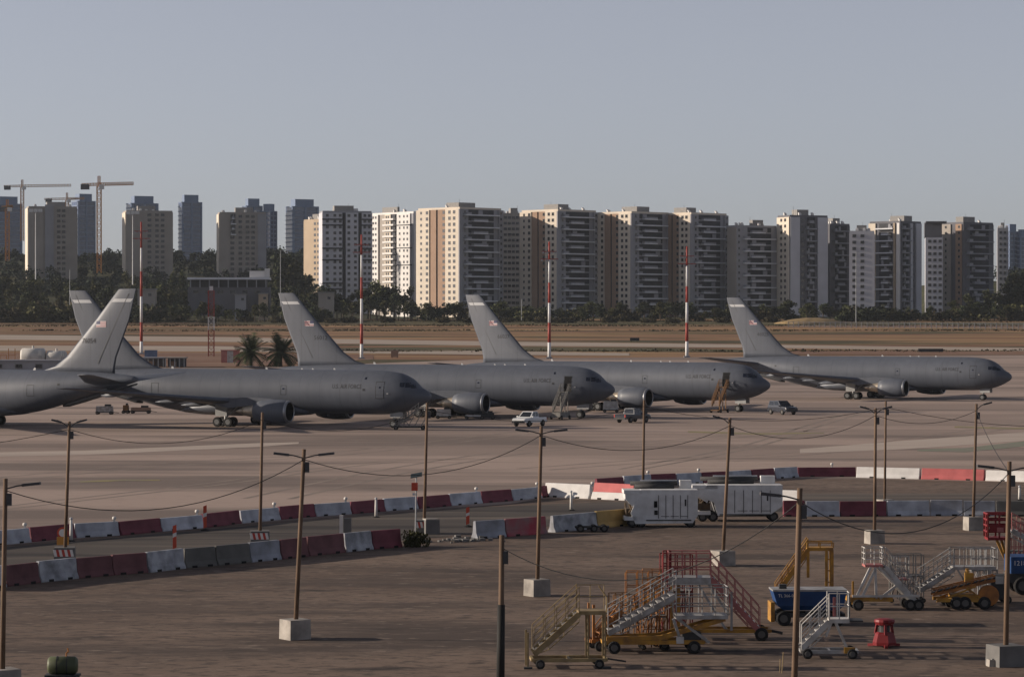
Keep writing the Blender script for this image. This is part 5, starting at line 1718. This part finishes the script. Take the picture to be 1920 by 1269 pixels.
MB().box((-1.5, 0, .55), (.16, 1.1, .8)).build('end_frame', MATS['gse_yellow'], r)
chassis(r, -1.35, 1.4, 1.1, .42, 'gse_dark', .16, .3)

# small white stairs in front
r = thing('small_stairs', 'small white stairs with railed platform and yellow axle, in front of the blue cart', 'stairs', G(1553, 1232), -.03)
stairs(r, -1.0, .35, .02, 1.36, .8, 6, 'gse_white', 'gse_white', 'gse_white', nrail=3, rh=.9, rr=.022)
deck(r, .0, .75, 1.45, .95, 'gse_white', 'gse_white', .95, 'fbr', 2, .024)
MB().box((.2, -.4, 1.9), (.1, .06, .7)).build('red_strip', MATS['gse_pinkred'], r)
MB().box((.95, 0, 1.38), (.6, .9, .06)).build('flap', MATS['gse_dark'], r)
legs(r, [((.25, -.4, 1.35), (.75, -.4, .2)), ((.25, .4, 1.35), (.75, .4, .2)), ((.1, -.4, 1.35), (-.1, -.4, .8))], 'gse_white', .08)
chassis(r, -1.0, 1.05, .95, .25, 'gse_grey', .12, .19)
MB().box((.75, -.5, .32), (.4, .2, .22)).build('axle_guard', MATS['gse_yellow'], r)

# white high stairs on yellow base
r = thing('white_stairs', 'white A-frame stairs with a high railed basket on a yellow base', 'stairs', G(1662, 1142), .04)
deck(r, -.98, -.2, 1.95, .9, 'gse_pinkred', 'gse_white', .72, 'fblr', 3, .021, .1)
legs(r, [((-.75, -.45, 1.85), (-1.35, -.45, .6)), ((-.55, -.45, 1.75), (-1.1, -.45, .6)), ((-.55, -.45, 1.85), (-.5, -.45, .5)), ((-.4, -.45, 1.85), (1.25, -.45, .2)), ((-.4, .45, 1.85), (1.25, .45, .2)), ((.35, -.45, 1.05), (-.35, -.45, .5))], 'gse_white', .1)
stairs(r, 1.35, .2, -.1, 1.85, .8, 9, 'gse_white', 'gse_grey', 'gse_dark', nrail=3, rh=.85, rr=.019)
deck(r, .25, 1.0, 1.3, .8, 'gse_pinkred', 'gse_grey', .95, 'fb', 3, .022, .06, .5)
mb = MB(); mb.box((-.75, 0, .48), (1.9, 1.0, .2)); mb.build('base_frame', MATS['gse_yellow'], r)
MB().box((-.1, -.52, .62), (2.9, .06, .1)).build('side_beam', MATS['gse_white'], r)
MB().box((-1.5, -.4, .75), (.08, .08, 1.0)).build('upright', MATS['gse_yellow'], r)
for x in (-1.3, .95, 1.3):
    for y in (-.55, .55):
        gwheel(r, x, y, .24, .16)
# grey stairs rising right + yellow belt loader
r = thing('grey_stairs', 'grey stairs rising to a long railed gangway, right of the white A-frame stairs', 'stairs', G(1780, 1136), .03)
stairs(r, -1.35, .7, .15, 1.65, .9, 8, 'gse_grey', 'gse_grey', 'gse_grey', nrail=3, rh=.85, rr=.02)
deck(r, .1, 1.95, 1.75, 1.0, 'gse_grey', 'gse_grey', .78, 'fbr', 2, .02)
legs(r, [((.3, -.45, 1.6), (1.1, -.45, .3)), ((1.7, -.45, 1.6), (1.7, -.45, .2)), ((1.8, .45, 1.6), (1.8, .45, .2)), ((-.9, -.45, .9), (.0, -.45, .1))], 'gse_grey', .08)
chassis(r, -.3, 1.9, .9, .3, 'gse_grey', .1, .2)
r = thing('belt_loader', 'yellow belt loader with sloping conveyor under the grey gangway', 'loader', G(1800, 1140), .02)
MB().box((.1, -.1, .5), (1.1, .9, .3)).build('body', MATS['gse_yellow'], r)
mb = MB()
for y in (-.55, -.05):
    mb.beam((-1.25, y, .62), (1.45, y, 1.25), .06, .1); mb.beam((-1.25, y, .84), (1.45, y, 1.47), .05, .05)
    for k in range(9):
        x0_, x1_ = -1.25 + .3 * k, -1.25 + .3 * (k + 1)
        z_ = lambda x: .62 + (x + 1.25) * .2333
        mb.tube((x0_, y, z_(x0_)), (x1_, y, z_(x1_) + .22), .02, .02, 5)
mb.build('conveyor', MATS['gse_orange'], r)
mb = MB()
for y in (-.6, .4):
    mb.beam((-1.1, y, .4), (1.2, y, .4), .12, .14)
    mb.beam((-.9, y, .4), (.6, y, 1.0), .07); mb.beam((.9, y, .4), (.2, y, .95), .07)
mb.build('frame', MATS['gse_yellow'], r)
MB().beam((-1.25, -.3, .72), (1.45, -.3, 1.35), .4, .04).build('belt', MATS['gse_dark'], r)
MB().box((.35, -.3, 1.35), (.35, .35, .4)).build('seat_back', MATS['gse_yellow'], r)
MB().lathe([(0, .1), (.4, .08)], (.25, -.35, 1.35), (0, 0, 1), 10).build('beacon_post', MATS['gse_yellow'], r)
MB().lathe([(-.1, .45), (.1, .45)], (1.15, -.5, .6), (0, 1, 0), 16).build('cable_reel', MATS['gse_orange'], r)
for x in (-.25, .12, .95):
    for y in (-.62, .5):
        gwheel(r, x, y, .28, .2)
# dark box machine at right
r = thing('generator_cart', 'dark box cart with white panel beside the yellow loader', 'cart', G(1868, 1130), .05)
MB().box((0, 0, .75), (.9, 1.0, 1.0)).build('body', MATS['gse_dark'], r)
MB().box((.05, -.51, 1.05), (.36, .04, .34)).build('panel', MATS['gse_white'], r)
chassis(r, -.45, .5, .8, .25, 'gse_dark', .1, .18)
# red basket lift
r = thing('basket_lift', 'red railed work basket on a leaning yellow and black lift leg', 'lift', G(1878, 1096), .0)
zb = 2.6
deck(r, -.72, .35, zb - .35, 1.1, 'gse_red', 'gse_red', 1.1, 'fblr', 4, .05, .12)
MB().box((-.2, -.57, zb + .1), (.9, .04, .3)).build('kick_plate', MATS['gse_red'], r)
MB().box((-.15, -.6, zb + .02), (.3, .03, .22)).build('plate', MATS['gse_pinkred'], r)
legs(r, [((-.3, -.3, zb - .4), (.45, -.3, .5)), ((.0, .2, zb - .4), (.5, .2, .5))], 'gse_yellow', .12)
legs(r, [((.15, -.2, zb - .4), (.35, -.2, .5))], 'gse_dark', .1)
chassis(r, -.3, 1.1, .9, .4, 'gse_dark', .14, .25)
# blue truck cut by the frame
r = thing('stair_truck', 'dark blue stair truck cut by the right frame edge, number on its side', 'truck', G(1935, 1112), .0)
mb = MB(); mb.box((0, 0, 1.35), (2.2, 1.9, .75)); bdy = mb.build('body', MATS['gse_blue'], r)
V, Fq = text_mesh('1218', .3)
MB().add([(x - 1.0, -.956, z + 1.35) for x, z, _ in V], Fq).build('lettering', MATS['stripe_white'], bdy)
MB().box((0, 0, .75), (2.3, 1.7, .4)).build('chassis', MATS['gse_dark'], r)
stairs(r, 1.9, 1.3, -1.0, 2.9, 1.0, 9, 'gse_grey', 'gse_pinkred', 'gse_grey', nrail=3, rh=.8, rr=.021)
MB().box((-.2, -.5, .62), (.7, .3, .25)).build('fender', MATS['gse_orange'], r)
for x in (-.55, .9):
    for y in (-.85, .85):
        gwheel(r, x, y, .42, .26)
# red jack
r = thing('aircraft_jack', 'squat dark red tripod jack standing alone below the white stairs', 'jack', G(1659, 1213), .2)
MB().lathe([(0, .44), (.12, .46), (.45, .36), (.5, .3)], (0, 0, .08), (0, 0, 1), 6).build('base', MATS['gse_red'], r)
MB().lathe([(0, .34), (.12, .40), (.2, .38), (.24, .2)], (0, 0, .86), (0, 0, 1), 14).build('head', MATS['gse_red'], r)
for k in range(3):
    t = k * 2.094 + .3
    MB().beam((math.cos(t) * .38, math.sin(t) * .38, .5), (math.cos(t) * .3, math.sin(t) * .3, .92), .09).build('leg', MATS['gse_red'], r)
    MB().beam((math.cos(t) * .3, math.sin(t) * .3, .1), (math.cos(t) * .68, math.sin(t) * .68, .06), .12, .1).build('outrigger', MATS['gse_red'], r)
MB().tube((0, 0, .5), (0, 0, .9), .2, .2, 12).build('ram', MATS['gse_dark'], r)
# thin yellow stake beside the near pole
r = thing('marker_stake', 'thin yellow stakes standing left of the near pole', 'post', G(1466, 1262))
MB().tube((0, 0, -.1), (.06, 0, .75), .02, .02, 6).build('stake', MATS['gse_beige'], r)
MB().tube((-.06, .1, -.1), (-.04, .1, .5), .018, .018, 6).build('stake', MATS['gse_beige'], r)
# pale crate at the right pole
r = thing('concrete_sill', 'small pale concrete piece in front of the right pole block', 'block', G(1868, 1249), .15)
MB().box((0, 0, .13), (.62, .4, .26), taper=.92).build('body', MATS['block_concrete'], r)
MB().tube((-.2, -.1, .26), (.2, .1, .3), .03, .03, 6).build('lifting_loop', MATS['galv_steel'], r)
# green tank lower left
r = thing('fuel_bowser', 'small olive green horizontal tank on a frame at the lower left', 'tank', G(117, 1290), .03)
mb = MB(); mb.lathe([(-.52, .05), (-.5, .22), (-.42, .3), (.42, .3), (.5, .22), (.52, .05)], (0, 0, .78), (1, 0, 0), 20)
tk = mb.build('tank', MATS['gse_green'], r, True)
for x in (-.18, .16):
    MB().lathe([(-.02, .31), (.02, .31)], (x, 0, .78), (1, 0, 0), 20).build('band', MATS['gse_dark'], tk)
MB().path([(.12, 0, 1.08), (.12, 0, 1.2), (.2, 0, 1.24), (.16, 0, 1.36)], .03, 6).build('valve', MATS['gse_orange'], r)
mb = MB(); mb.box((0, 0, .44), (1.16, .62, .07)); mb.build('cradle', MATS['gse_dark'], r)
legs(r, [((sx * .5, sy * .26, 0), (sx * .5, sy * .26, .42)) for sx in (-1, 1) for sy in (-1, 1)], 'gse_dark', .07)

# ------------------------------------------------------------------ white cooling carts
mat('cart_white', (0.74, 0.74, 0.74), 0.6, scale=1.3, col2=(0.54, 0.53, 0.52))
mat('cart_rust', (0.085, 0.055, 0.03), 0.8, var=0.3, scale=2.5)
def ac_cart(px0, px1, py, h, label, rz, style, group='white cooling carts'):
    p = G(px0, py)
    s_ = p.y / FPX
    ln = (px1 - px0) * s_
    r = thing('cooling_cart', label, 'cart', p, rz, group)
    d = 2.0
    zb = .42
    cut = .26 * ln if style == 0 else .30 * ln
    # side profile with a sloping cut-away at the left end
    if style == 0:
        prof = [(.0, zb), (ln, zb), (ln, h), (0, h), (0, h - .25), (cut * .9, h - .35), (cut * .55, zb + .55), (0, zb + .4)]
        main = [(cut * .55, zb - .2), (ln * .93, zb - .15), (ln, zb + .3), (ln, h), (cut * .85, h), (cut * .3, zb + .45)]
    else:
        main = [(cut * .9, zb - .05), (ln * .86, zb), (ln, zb + .55), (ln, h), (cut * .5, h), (.25 * cut, zb + 1.15), (cut * .75, zb + .75)]
    P = [(x, 0, z) for x, z in main] + [(x, d, z) for x, z in main]
    n = len(main)
    Fq = [tuple(range(n)), tuple(range(n, 2 * n))[::-1]] + [((i + 1) % n, i, n + i, n + (i + 1) % n) for i in range(n)]
    body = MB().add(P, Fq).build('body', MATS['cart_white'], r)
    MB().box((cut * .42, d / 2, h - .12), (cut * .95, d, .22)).build('hood', MATS['cart_white'], r)
    MB().add([(0, .02, h - .02), (cut * .85, .02, h - .02), (cut * .5, .05, h - 1.1), (.02, .05, h - .55)] + [(x, d - .05, z) for x, z in ((0, h - .02), (cut * .85, h - .02), (cut * .5, h - 1.1), (.02, h - .55))],
             [(0, 1, 2, 3)[::-1], (4, 5, 6, 7), (0, 4, 7, 3), (3, 7, 6, 2), (2, 6, 5, 1), (1, 5, 4, 0)]).build('front_panel', MATS['cart_white'], r)
    mb = MB()
    rg = random.Random(int(px0))
    for k in range(9):
        mb.tube((rg.uniform(.1, cut * .6), rg.uniform(.1, d - .1), zb + .45), (rg.uniform(.1, cut * .7), rg.uniform(.1, d - .1), h - .9), .07, .07, 7)
    mb.box((cut * .35, d / 2, zb + .5), (cut * .55, d * .8, .4))
    mb.build('compressor', MATS['cart_rust'], r)
    MB().box((cut * .3, d / 2, zb + .12), (cut * .66, d, .22)).build('bumper', MATS['cart_white'], r)
    for i in range(5):
        x = ln * (.46 + .1 * i)
        MB().box((x, -.012, h * .55), (.03, .02, h * .62)).build('panel_seam', MATS['gse_dark'], body)
    if style == 0:
        MB().box((ln * .42, -.015, h * .62), (.2, .03, .38)).build('vent', MATS['black_opening'], body)
        MB().box((ln * .425, -.015, h * .40), (.2, .03, .26)).build('vent', MATS['black_opening'], body)
    for k in range(3):
        MB().box((ln * (.55 + .13 * k), -.012, h * .3), (ln * .11, .02, .03)).build('panel_seam', MATS['gse_dark'], body)
    MB().box((ln * .6, -.02, zb + .02), (ln * .62, .03, .07)).build('skirt', MATS['gse_dark'], body)
    MB().box((ln * .83, -.015, h * .66), (.09, .03, .40)).build('handle', MATS['gse_dark'], body)
    # hose and fans on the roof
    MB().tube((cut * .6, d * .75, h + .12), (ln * .7, d * .75, h + .12), .16, .16, 10).build('hose', MATS['gse_dark'], r, True)
    MB().tube((ln * .1, d * .9, h + .3), (ln * .75, d * .9, h + .3), .14, .14, 10).build('hose', MATS['gse_dark'], r, True)
    MB().box((ln * .86, d * .8, h + .25), (ln * .16, .6, .5)).build('fan_box', MATS['cart_white'], r)
    MB().box((ln * .5, d * 1.0, h + .45), (ln * .5, .1, .1)).build('rail', MATS['cart_white'], r)
    for x in (ln * .1, ln * .22, ln * .9):
        for y in (.15, d - .15):
            gwheel(r, x, y, .3, .22)
    MB().box((ln * .5, d / 2, zb - .05), (ln * .8, d * .8, .12)).build('chassis', MATS['gse_dark'], r)
    return r
ac_cart(1172, 1309, 989, 2.25, 'white boxy air conditioning cart in front, left of the pair', .03, 0)
ac_cart(1301, 1468, 978, 2.25, 'white boxy air conditioning cart behind, right of the pair', .02, 1)
# dark tow bar and tyres left of the cart
r = thing('tow_dolly', 'low dark tow dolly on the ground in front of the yellow barrier', 'dolly', G(1110, 997), .05)
MB().box((0, 0, .3), (2.0, .5, .12)).build('frame', MATS['gse_dark'], r)
for x in (-.7, .1, .7):
    gwheel(r, x, -.3, .22, .16); gwheel(r, x, .3, .22, .16)

# ------------------------------------------------------------------ airstairs at the tankers
def at_door(r, i, xe):
    (nx, ny), th = PLANES[i][0], PLANES[i][1]
    c_, s_ = math.cos(th), math.sin(th)
    lat = 2.5
    d = Vector((nx - 5.4 * c_ - lat * s_, ny + 5.4 * s_ - lat * c_, 0))
    ang = math.pi / 2 - th - .05
    r.rotation_euler = (0, 0, ang)
    r.location = d - Vector((math.cos(ang), math.sin(ang), 0)) * xe
r = thing('passenger_stairs', 'pale grey stairs standing at the open door of the third tanker', 'stairs', G(1058, 788), .0)
stairs(r, -.9, .9, 1.3, 3.35, 1.1, 12, 'gse_dull', 'gse_dull', 'gse_dull', nrail=3, rh=.95, rr=.035)
legs(r, [((-.7, -.5, .9), (-.7, -.5, 2.0)), ((1.2, -.5, .4), (1.2, -.5, 3.3)), ((.4, -.5, .4), (.4, -.5, 2.6)), ((1.2, .5, .4), (1.2, .5, 3.3))], 'gse_dull', .1)
MB().box((.2, 0, .65), (2.8, 1.3, .5)).build('base_box', MATS['gse_dull'], r)
chassis(r, -1.2, 1.6, 1.2, .35, 'gse_dull', .12, .25)
deck(r, 1.2, 2.0, 3.4, 1.1, 'gse_dull', 'gse_dull', 1.0, 'fb', 2, .03)
at_door(r, 1, 2.0)
r = thing('passenger_stairs', 'orange brown stairs standing at the open door of the fourth tanker', 'stairs', G(1350, 776), .0)
stairs(r, -.85, .9, 1.1, 3.35, 1.1, 12, 'gse_rust', 'gse_rust', 'gse_rust', nrail=3, rh=.95, rr=.04)
legs(r, [((-.6, -.5, .3), (-.6, -.5, 2.0)), ((1.0, -.5, .3), (1.0, -.5, 3.3)), ((.2, -.5, .3), (.2, -.5, 2.4)), ((1.0, .5, .3), (1.0, .5, 3.3))], 'gse_rust', .1)
chassis(r, -1.0, 1.4, 1.2, .35, 'gse_rust', .12, .25)
deck(r, 1.0, 1.7, 3.4, 1.1, 'gse_rust', 'gse_rust', 1.0, 'fb', 2, .03)
at_door(r, 2, 1.7)
r = thing('maintenance_stairs', 'grey lattice stairs tucked under the nose of the second tanker', 'stairs', G(768, 806), .0)
stairs(r, -1.6, .35, 1.0, 2.4, 1.2, 9, 'gse_dull', 'gse_dull', 'gse_dull', nrail=2, rh=.6, rr=.04)
deck(r, .9, 1.9, 2.45, 1.2, 'gse_dull', 'gse_dull', .1, 'fb', 1, .03)
legs(r, [((-.9, -.6, .3), (.2, -.6, 1.8)), ((-.2, -.6, .3), (.9, -.6, 2.3)), ((.5, -.6, .3), (1.6, -.6, 2.4)), ((1.2, -.6, .3), (1.8, -.6, 1.3)), ((.2, -.6, .3), (-.6, -.6, 1.2)), ((1.8, -.6, .3), (1.8, -.6, 2.4)), ((1.8, .6, .3), (1.8, .6, 2.4))], 'gse_dull', .09)
chassis(r, -1.9, 1.9, 1.2, .35, 'gse_dark', .14, .25)

# ------------------------------------------------------------------ vehicles
mat('car_white', (0.68, 0.69, 0.70), 0.35, var=0.03, coat=0.4)
mat('car_dark', (0.022, 0.026, 0.04), 0.3, var=0.05, coat=0.5)
mat('car_glass', (0.012, 0.014, 0.018), 0.08, var=0.0, spec=0.6)
mat('tail_lamp', (0.35, 0.02, 0.02), 0.4, var=0.0)
def car(px, py, ang, kind, m, label, L=5.0, W=1.85):
    """local x forward"""
    r = thing('pickup_truck' if kind == 'pickup' else 'off_roader', label, 'car', G(px, py), ang)
    if kind == 'pickup':
        sec = [(-2.5, .62, .95), (-2.45, .5, 1.02), (-.75, .48, 1.04), (-.7, .48, 1.04), (1.1, .48, 1.06), (2.2, .5, .98), (2.5, .6, .85)]
        cab = [(-.75, 1.02), (-.6, 1.72), (.35, 1.74), (1.15, 1.06)]
    else:
        sec = [(-2.2, .62, 1.0), (-2.15, .5, 1.08), (0, .46, 1.1), (1.0, .46, 1.1), (2.05, .5, 1.02), (2.25, .6, .85)]
        cab = [(-2.12, 1.08), (-1.95, 1.78), (.1, 1.8), (.95, 1.1)]
    rings = []
    for x, zb, zt in sec:
        hw = W / 2 * (.93 if abs(x) > 2.3 else 1)
        rings.append([(x, -hw, zb), (x, hw, zb), (x, hw * 1.0, zt - .15), (x, hw * .95, zt), (x, -hw * .95, zt), (x, -hw, zt - .15)])
    bd = MB().loft([q[::-1] for q in rings]).build('body', MATS[m], r)
    hw0, hw1 = W / 2 * .93, W / 2 * .76
    P = []
    for x, z in cab:
        hw = hw0 if z < 1.2 else hw1
        P += [(x, -hw, z), (x, hw, z)]
    Fq = [(0, 1, 3, 2), (2, 3, 5, 4), (4, 5, 7, 6), (0, 2, 4, 6), (1, 7, 5, 3), (0, 6, 7, 1)]
    cb = MB().add(P, Fq).build('cab', MATS[m], r)
    def lerp(i, j, t):
        return Vector(P[i]).lerp(Vector(P[j]), t)
    for sd_ in (0, 1):   # side windows
        a, b, c, d_ = Vector(P[0 + sd_]), Vector(P[2 + sd_]), Vector(P[4 + sd_]), Vector(P[6 + sd_])
        o = Vector((0, .012 * (1 if sd_ else -1), 0))
        for u0, u1 in ((.06, .46), (.52, .9)):
            q = []
            for u, v in ((u0, .18), (u1, .18), (u1, .88), (u0, .88)):
                lo = a.lerp(d_, u); hi = b.lerp(c, u)
                q.append(lo.lerp(hi, v) + o)
            MB().add(q, [(0, 1, 2, 3) if not sd_ else (3, 2, 1, 0)]).build('side_window', MATS['car_glass'], cb)
    for i, nm, sx in ((0, 'rear_window', -1), (4, 'windscreen', 1)):
        a, b, c, d_ = (Vector(P[i]), Vector(P[i + 1]), Vector(P[i + 3]), Vector(P[i + 2]))
        q = [a.lerp(b, .08), a.lerp(b, .92), d_.lerp(c, .92), d_.lerp(c, .08)]
        q = [q[0].lerp(q[3], .12), q[1].lerp(q[2], .12), q[1].lerp(q[2], .9), q[0].lerp(q[3], .9)]
        q = [v + Vector((.012 * sx, 0, .008)) for v in q]
        MB().add(q, [(0, 1, 2, 3) if sx > 0 else (3, 2, 1, 0)]).build(nm, MATS['car_glass'], cb)
    if kind == 'pickup':
        MB().box((-1.6, 0, 1.045), (1.5, W * .78, .02)).build('cargo_bed', MATS['gse_dark'], r)
    for sd_ in (-1, 1):
        MB().box((2.42 if kind == 'pickup' else 2.18, sd_ * W * .36, .8), (.12, .34, .16)).build('headlight', MATS['band_white'], r)
        MB().box((-2.47 if kind == 'pickup' else -2.19, sd_ * W * .43, .85), (.1, .16, .32)).build('tail_light', MATS['tail_lamp'], r)
        MB().box((1.0 if kind == 'pickup' else .85, sd_ * (W / 2 + .1), 1.15), (.14, .2, .16)).build('mirror', MATS[m], r)
    for x in (-1.5, 1.55) if kind == 'pickup' else (-1.35, 1.35):
        for sd_ in (-1, 1):
            gwheel(r, x, sd_ * (W / 2 - .08), .38, .26)
    MB().box((2.5 if kind == 'pickup' else 2.25, 0, .55), (.12, W * .92, .22)).build('bumper', MATS['gse_dark'], r)
    MB().box((-2.5 if kind == 'pickup' else -2.22, 0, .55), (.1, W * .9, .2)).build('bumper', MATS['gse_dark'], r)
    return r
car(993, 799, math.radians(238), 'pickup', 'car_white', 'white pickup truck parked in front of the third tanker')
car(1467, 777, math.radians(-62), 'off', 'car_dark', 'dark blue off-roader standing alone right of the fourth tanker nose')
car(1186, 792, math.radians(50), 'pickup', 'car_dark', 'dark blue pickup in front of the fourth tanker engine, behind a pole')
# tug and small carts under the aircraft
def small_cart(px, py, w_, h_, m, label, rz=0.0, name='equipment_cart'):
    r = thing(name, label, 'cart', G(px, py), rz)
    MB().box((0, 0, .3 + h_ / 2), (w_, 1.1, h_), taper=.94).build('body', MATS[m], r)
    MB().box((w_ * .2, 0, .3 + h_ + .12), (w_ * .35, .7, .24)).build('hood', MATS['gse_dark'], r)
    chassis(r, -w_ / 2, w_ / 2, 1.0, .3, 'gse_dark', .12, .22)
    MB().beam((w_ / 2, 0, .3), (w_ / 2 + .8, 0, .2), .07).build('tow_bar', MATS['gse_dark'], r)
small_cart(890, 786, 2.4, .25, 'gse_white', 'flat white equipment trolley under the third tanker engine')
small_cart(914, 786, 1.7, .5, 'gse_dark', 'low dark tug behind the white pickup near the third tanker engine', name='tow_tug')
small_cart(196, 777, 2.2, .8, 'gse_grey', 'grey equipment cart below the left tanker tail')
small_cart(264, 775, 2.6, .5, 'wall_brown', 'brownish equipment cart below the second tanker tail')
small_cart(236, 775, .7, .8, 'gse_rust', 'small upright rusty machine below the second tanker tail')
small_cart(832, 785, 1.8, .9, 'gse_white', 'white ground power cart behind the third tanker main wheels')
small_cart(1145, 773, 2.0, 1.2, 'gse_white', 'white ground power cart between third tanker nose and fourth tanker engine')

# ------------------------------------------------------------------ sheds and tanks behind the left tankers
r = thing('long_shed', 'long flat purple grey shed roof behind the leftmost tanker', 'shed', G(-40, 699), .0)
MB().box((7.5, 4, 1.3), (20.5, 8, 2.6)).build('wall', MATS['wall_grey'], r)
MB().box((7.5, 4, 2.75), (21.2, 8.8, .3)).build('roof', MATS['slab_grey'], r)
for k in range(4):
    place('window', window_mesh(1.6, 1.0), r, (0 + 4.5 * k, -.03, 1.5))
mat('tank_white', (0.62, 0.60, 0.56), 0.6, var=0.12, scale=0.5)
def fuel_tank(px, py, w_, h_, label):
    r = thing('storage_tank', label, 'tank', G(px, py), .1)
    MB().lathe([(-w_ / 2, .1), (-w_ / 2 + .1, h_ * .34), (-w_ / 2 + .5, h_ * .46), (w_ / 2 - .5, h_ * .46), (w_ / 2 - .1, h_ * .34), (w_ / 2, .1)], (0, 0, h_ * .56), (1, 0, 0), 20).build('shell', MATS['tank_white'], r, True)
    for x in (-w_ * .3, w_ * .3):
        MB().box((x, 0, h_ * .2), (.4, h_ * .7, h_ * .4)).build('saddle', MATS['block_dark'], r)
    MB().tube((0, 0, h_ * .95), (0, 0, h_ * 1.15), .25, .25, 10).build('manhole', MATS['tank_white'], r)
    mb = MB()
    for x in (-.5, .5):
        mb.tube((w_ * .3 + x * .5, -h_ * .5, 0), (w_ * .3 + x * .5, -h_ * .5, h_), .05, .05, 6)
    mb.build('ladder', MATS['galv_steel'], r)
fuel_tank(62, 690, 6.0, 4.6, 'larger cream storage tank behind the leftmost tanker, near the left edge')
fuel_tank(106, 690, 5.0, 4.0, 'smaller cream storage tank beside the leftmost tanker fin')
def canopy(px0, px1, py, h_, label, m='wall_beige'):
    p = G(px0, py)
    W_ = (px1 - px0) * p.y / FPX
    r = thing('equipment_shed', label, 'shed', p)
    MB().box((W_ / 2, 2.5, h_), (W_ + .6, 6, .3)).build('roof', MATS[m], r)
    MB().box((W_ / 2, 5, h_ / 2), (W_, .3, h_ - .3)).build('back_wall', MATS['wall_darkgrey'], r)
    for k in range(5):
        MB().box((W_ * k / 4, .2, h_ / 2), (.25, .25, h_)).build('post', MATS['galv_steel'], r)
    MB().box((W_ * .35, 2.6, h_ * .32), (W_ * .3, 2, h_ * .6)).build('crate', MATS['wall_brown'], r)
canopy(268, 306, 689, 2.3, 'open equipment shed behind the second tanker fuselage, left one', 'wall_grey')
canopy(310, 345, 689, 2.3, 'open equipment shed behind the second tanker fuselage, right one', 'wall_beige')
r = thing('container', 'small blue container right of the tallest striped mast', 'container', G(283, 676), .1)
MB().box((0, 0, 1.3), (3.2, 2.2, 2.6)).build('body', MATS['tower_band'], r)
MB().box((0, 0, 2.65), (3.3, 2.3, .1)).build('roof', MATS['slab_grey'], r)
mat('tent_red', (0.50, 0.20, 0.17), 0.7, var=0.08)
r = thing('striped_hut', 'small red and white striped hut left of the palms', 'hut', G(432, 680), .05)
for k in range(3):
    MB().box((-1.5 + 1.5 * k, 0, 1.5), (1.5, 2.4, 3.0)).build('wall_panel', MATS['tent_red' if k != 1 else 'gse_white'], r)
MB().box((0, 0, 3.1), (4.8, 2.7, .2)).build('roof', MATS['tent_red'], r)
# orange barrier frames at far left
for i, px in enumerate((6, 22)):
    r = thing('safety_trestle', ('left' if i == 0 else 'right') + ' thin orange trestle left of the larger cream tank', 'trestle', G(px, 682))
    for x in (-.8, .8):
        MB().box((x, 0, 1.1 + i * .8), (.14, .14, 2.2 + i * 1.6)).build('post', MATS['crane_orange'], r)
    MB().box((0, 0, 2.1), (1.7, .14, .14)).build('bar', MATS['crane_orange'], r)
# signs near the taxiway
for px, py, w_, h_, lab in ((740, 671, 1.9, 1.8, 'brown taxiway sign behind the third tanker, left of the small lights'), (1745, 661, 7.0, .9, 'low dark vehicles trailer on the taxiway above the rightmost tanker'), (1190, 640, 3.0, 1.0, 'dark low box in the dry field above the fourth tanker')):
    r = thing('field_box', lab, 'box', G(px, py))
    MB().box((0, 0, h_ / 2 + .2), (w_, .5, h_)).build('panel', MATS['wall_brown' if px == 740 else 'gse_dark'], r)
    for x in (-w_ * .35, w_ * .35):
        MB().box((x, 0, .2), (.15, .15, .5)).build('leg', MATS['gse_dark'], r)

# ------------------------------------------------------------------ the air
hz = bpy.data.materials.new('haze_air')
hz.use_nodes = True
hn = hz.node_tree.nodes
hn.clear()
ho = hn.new('ShaderNodeOutputMaterial')
hv = hn.new('ShaderNodeVolumePrincipled')
hv.inputs['Color'].default_value = (0.80, 0.88, 0.98, 1)
hv.inputs['Density'].default_value = 0.00003
hv.inputs['Anisotropy'].default_value = 0.2
hz.node_tree.links.new(hv.outputs[0], ho.inputs['Volume'])
tag(MB().box((0, 1970, 79), (4100, 4140, 164)).build('haze', hz), 'thin pale haze over the whole airfield', 'haze', kind='stuff')
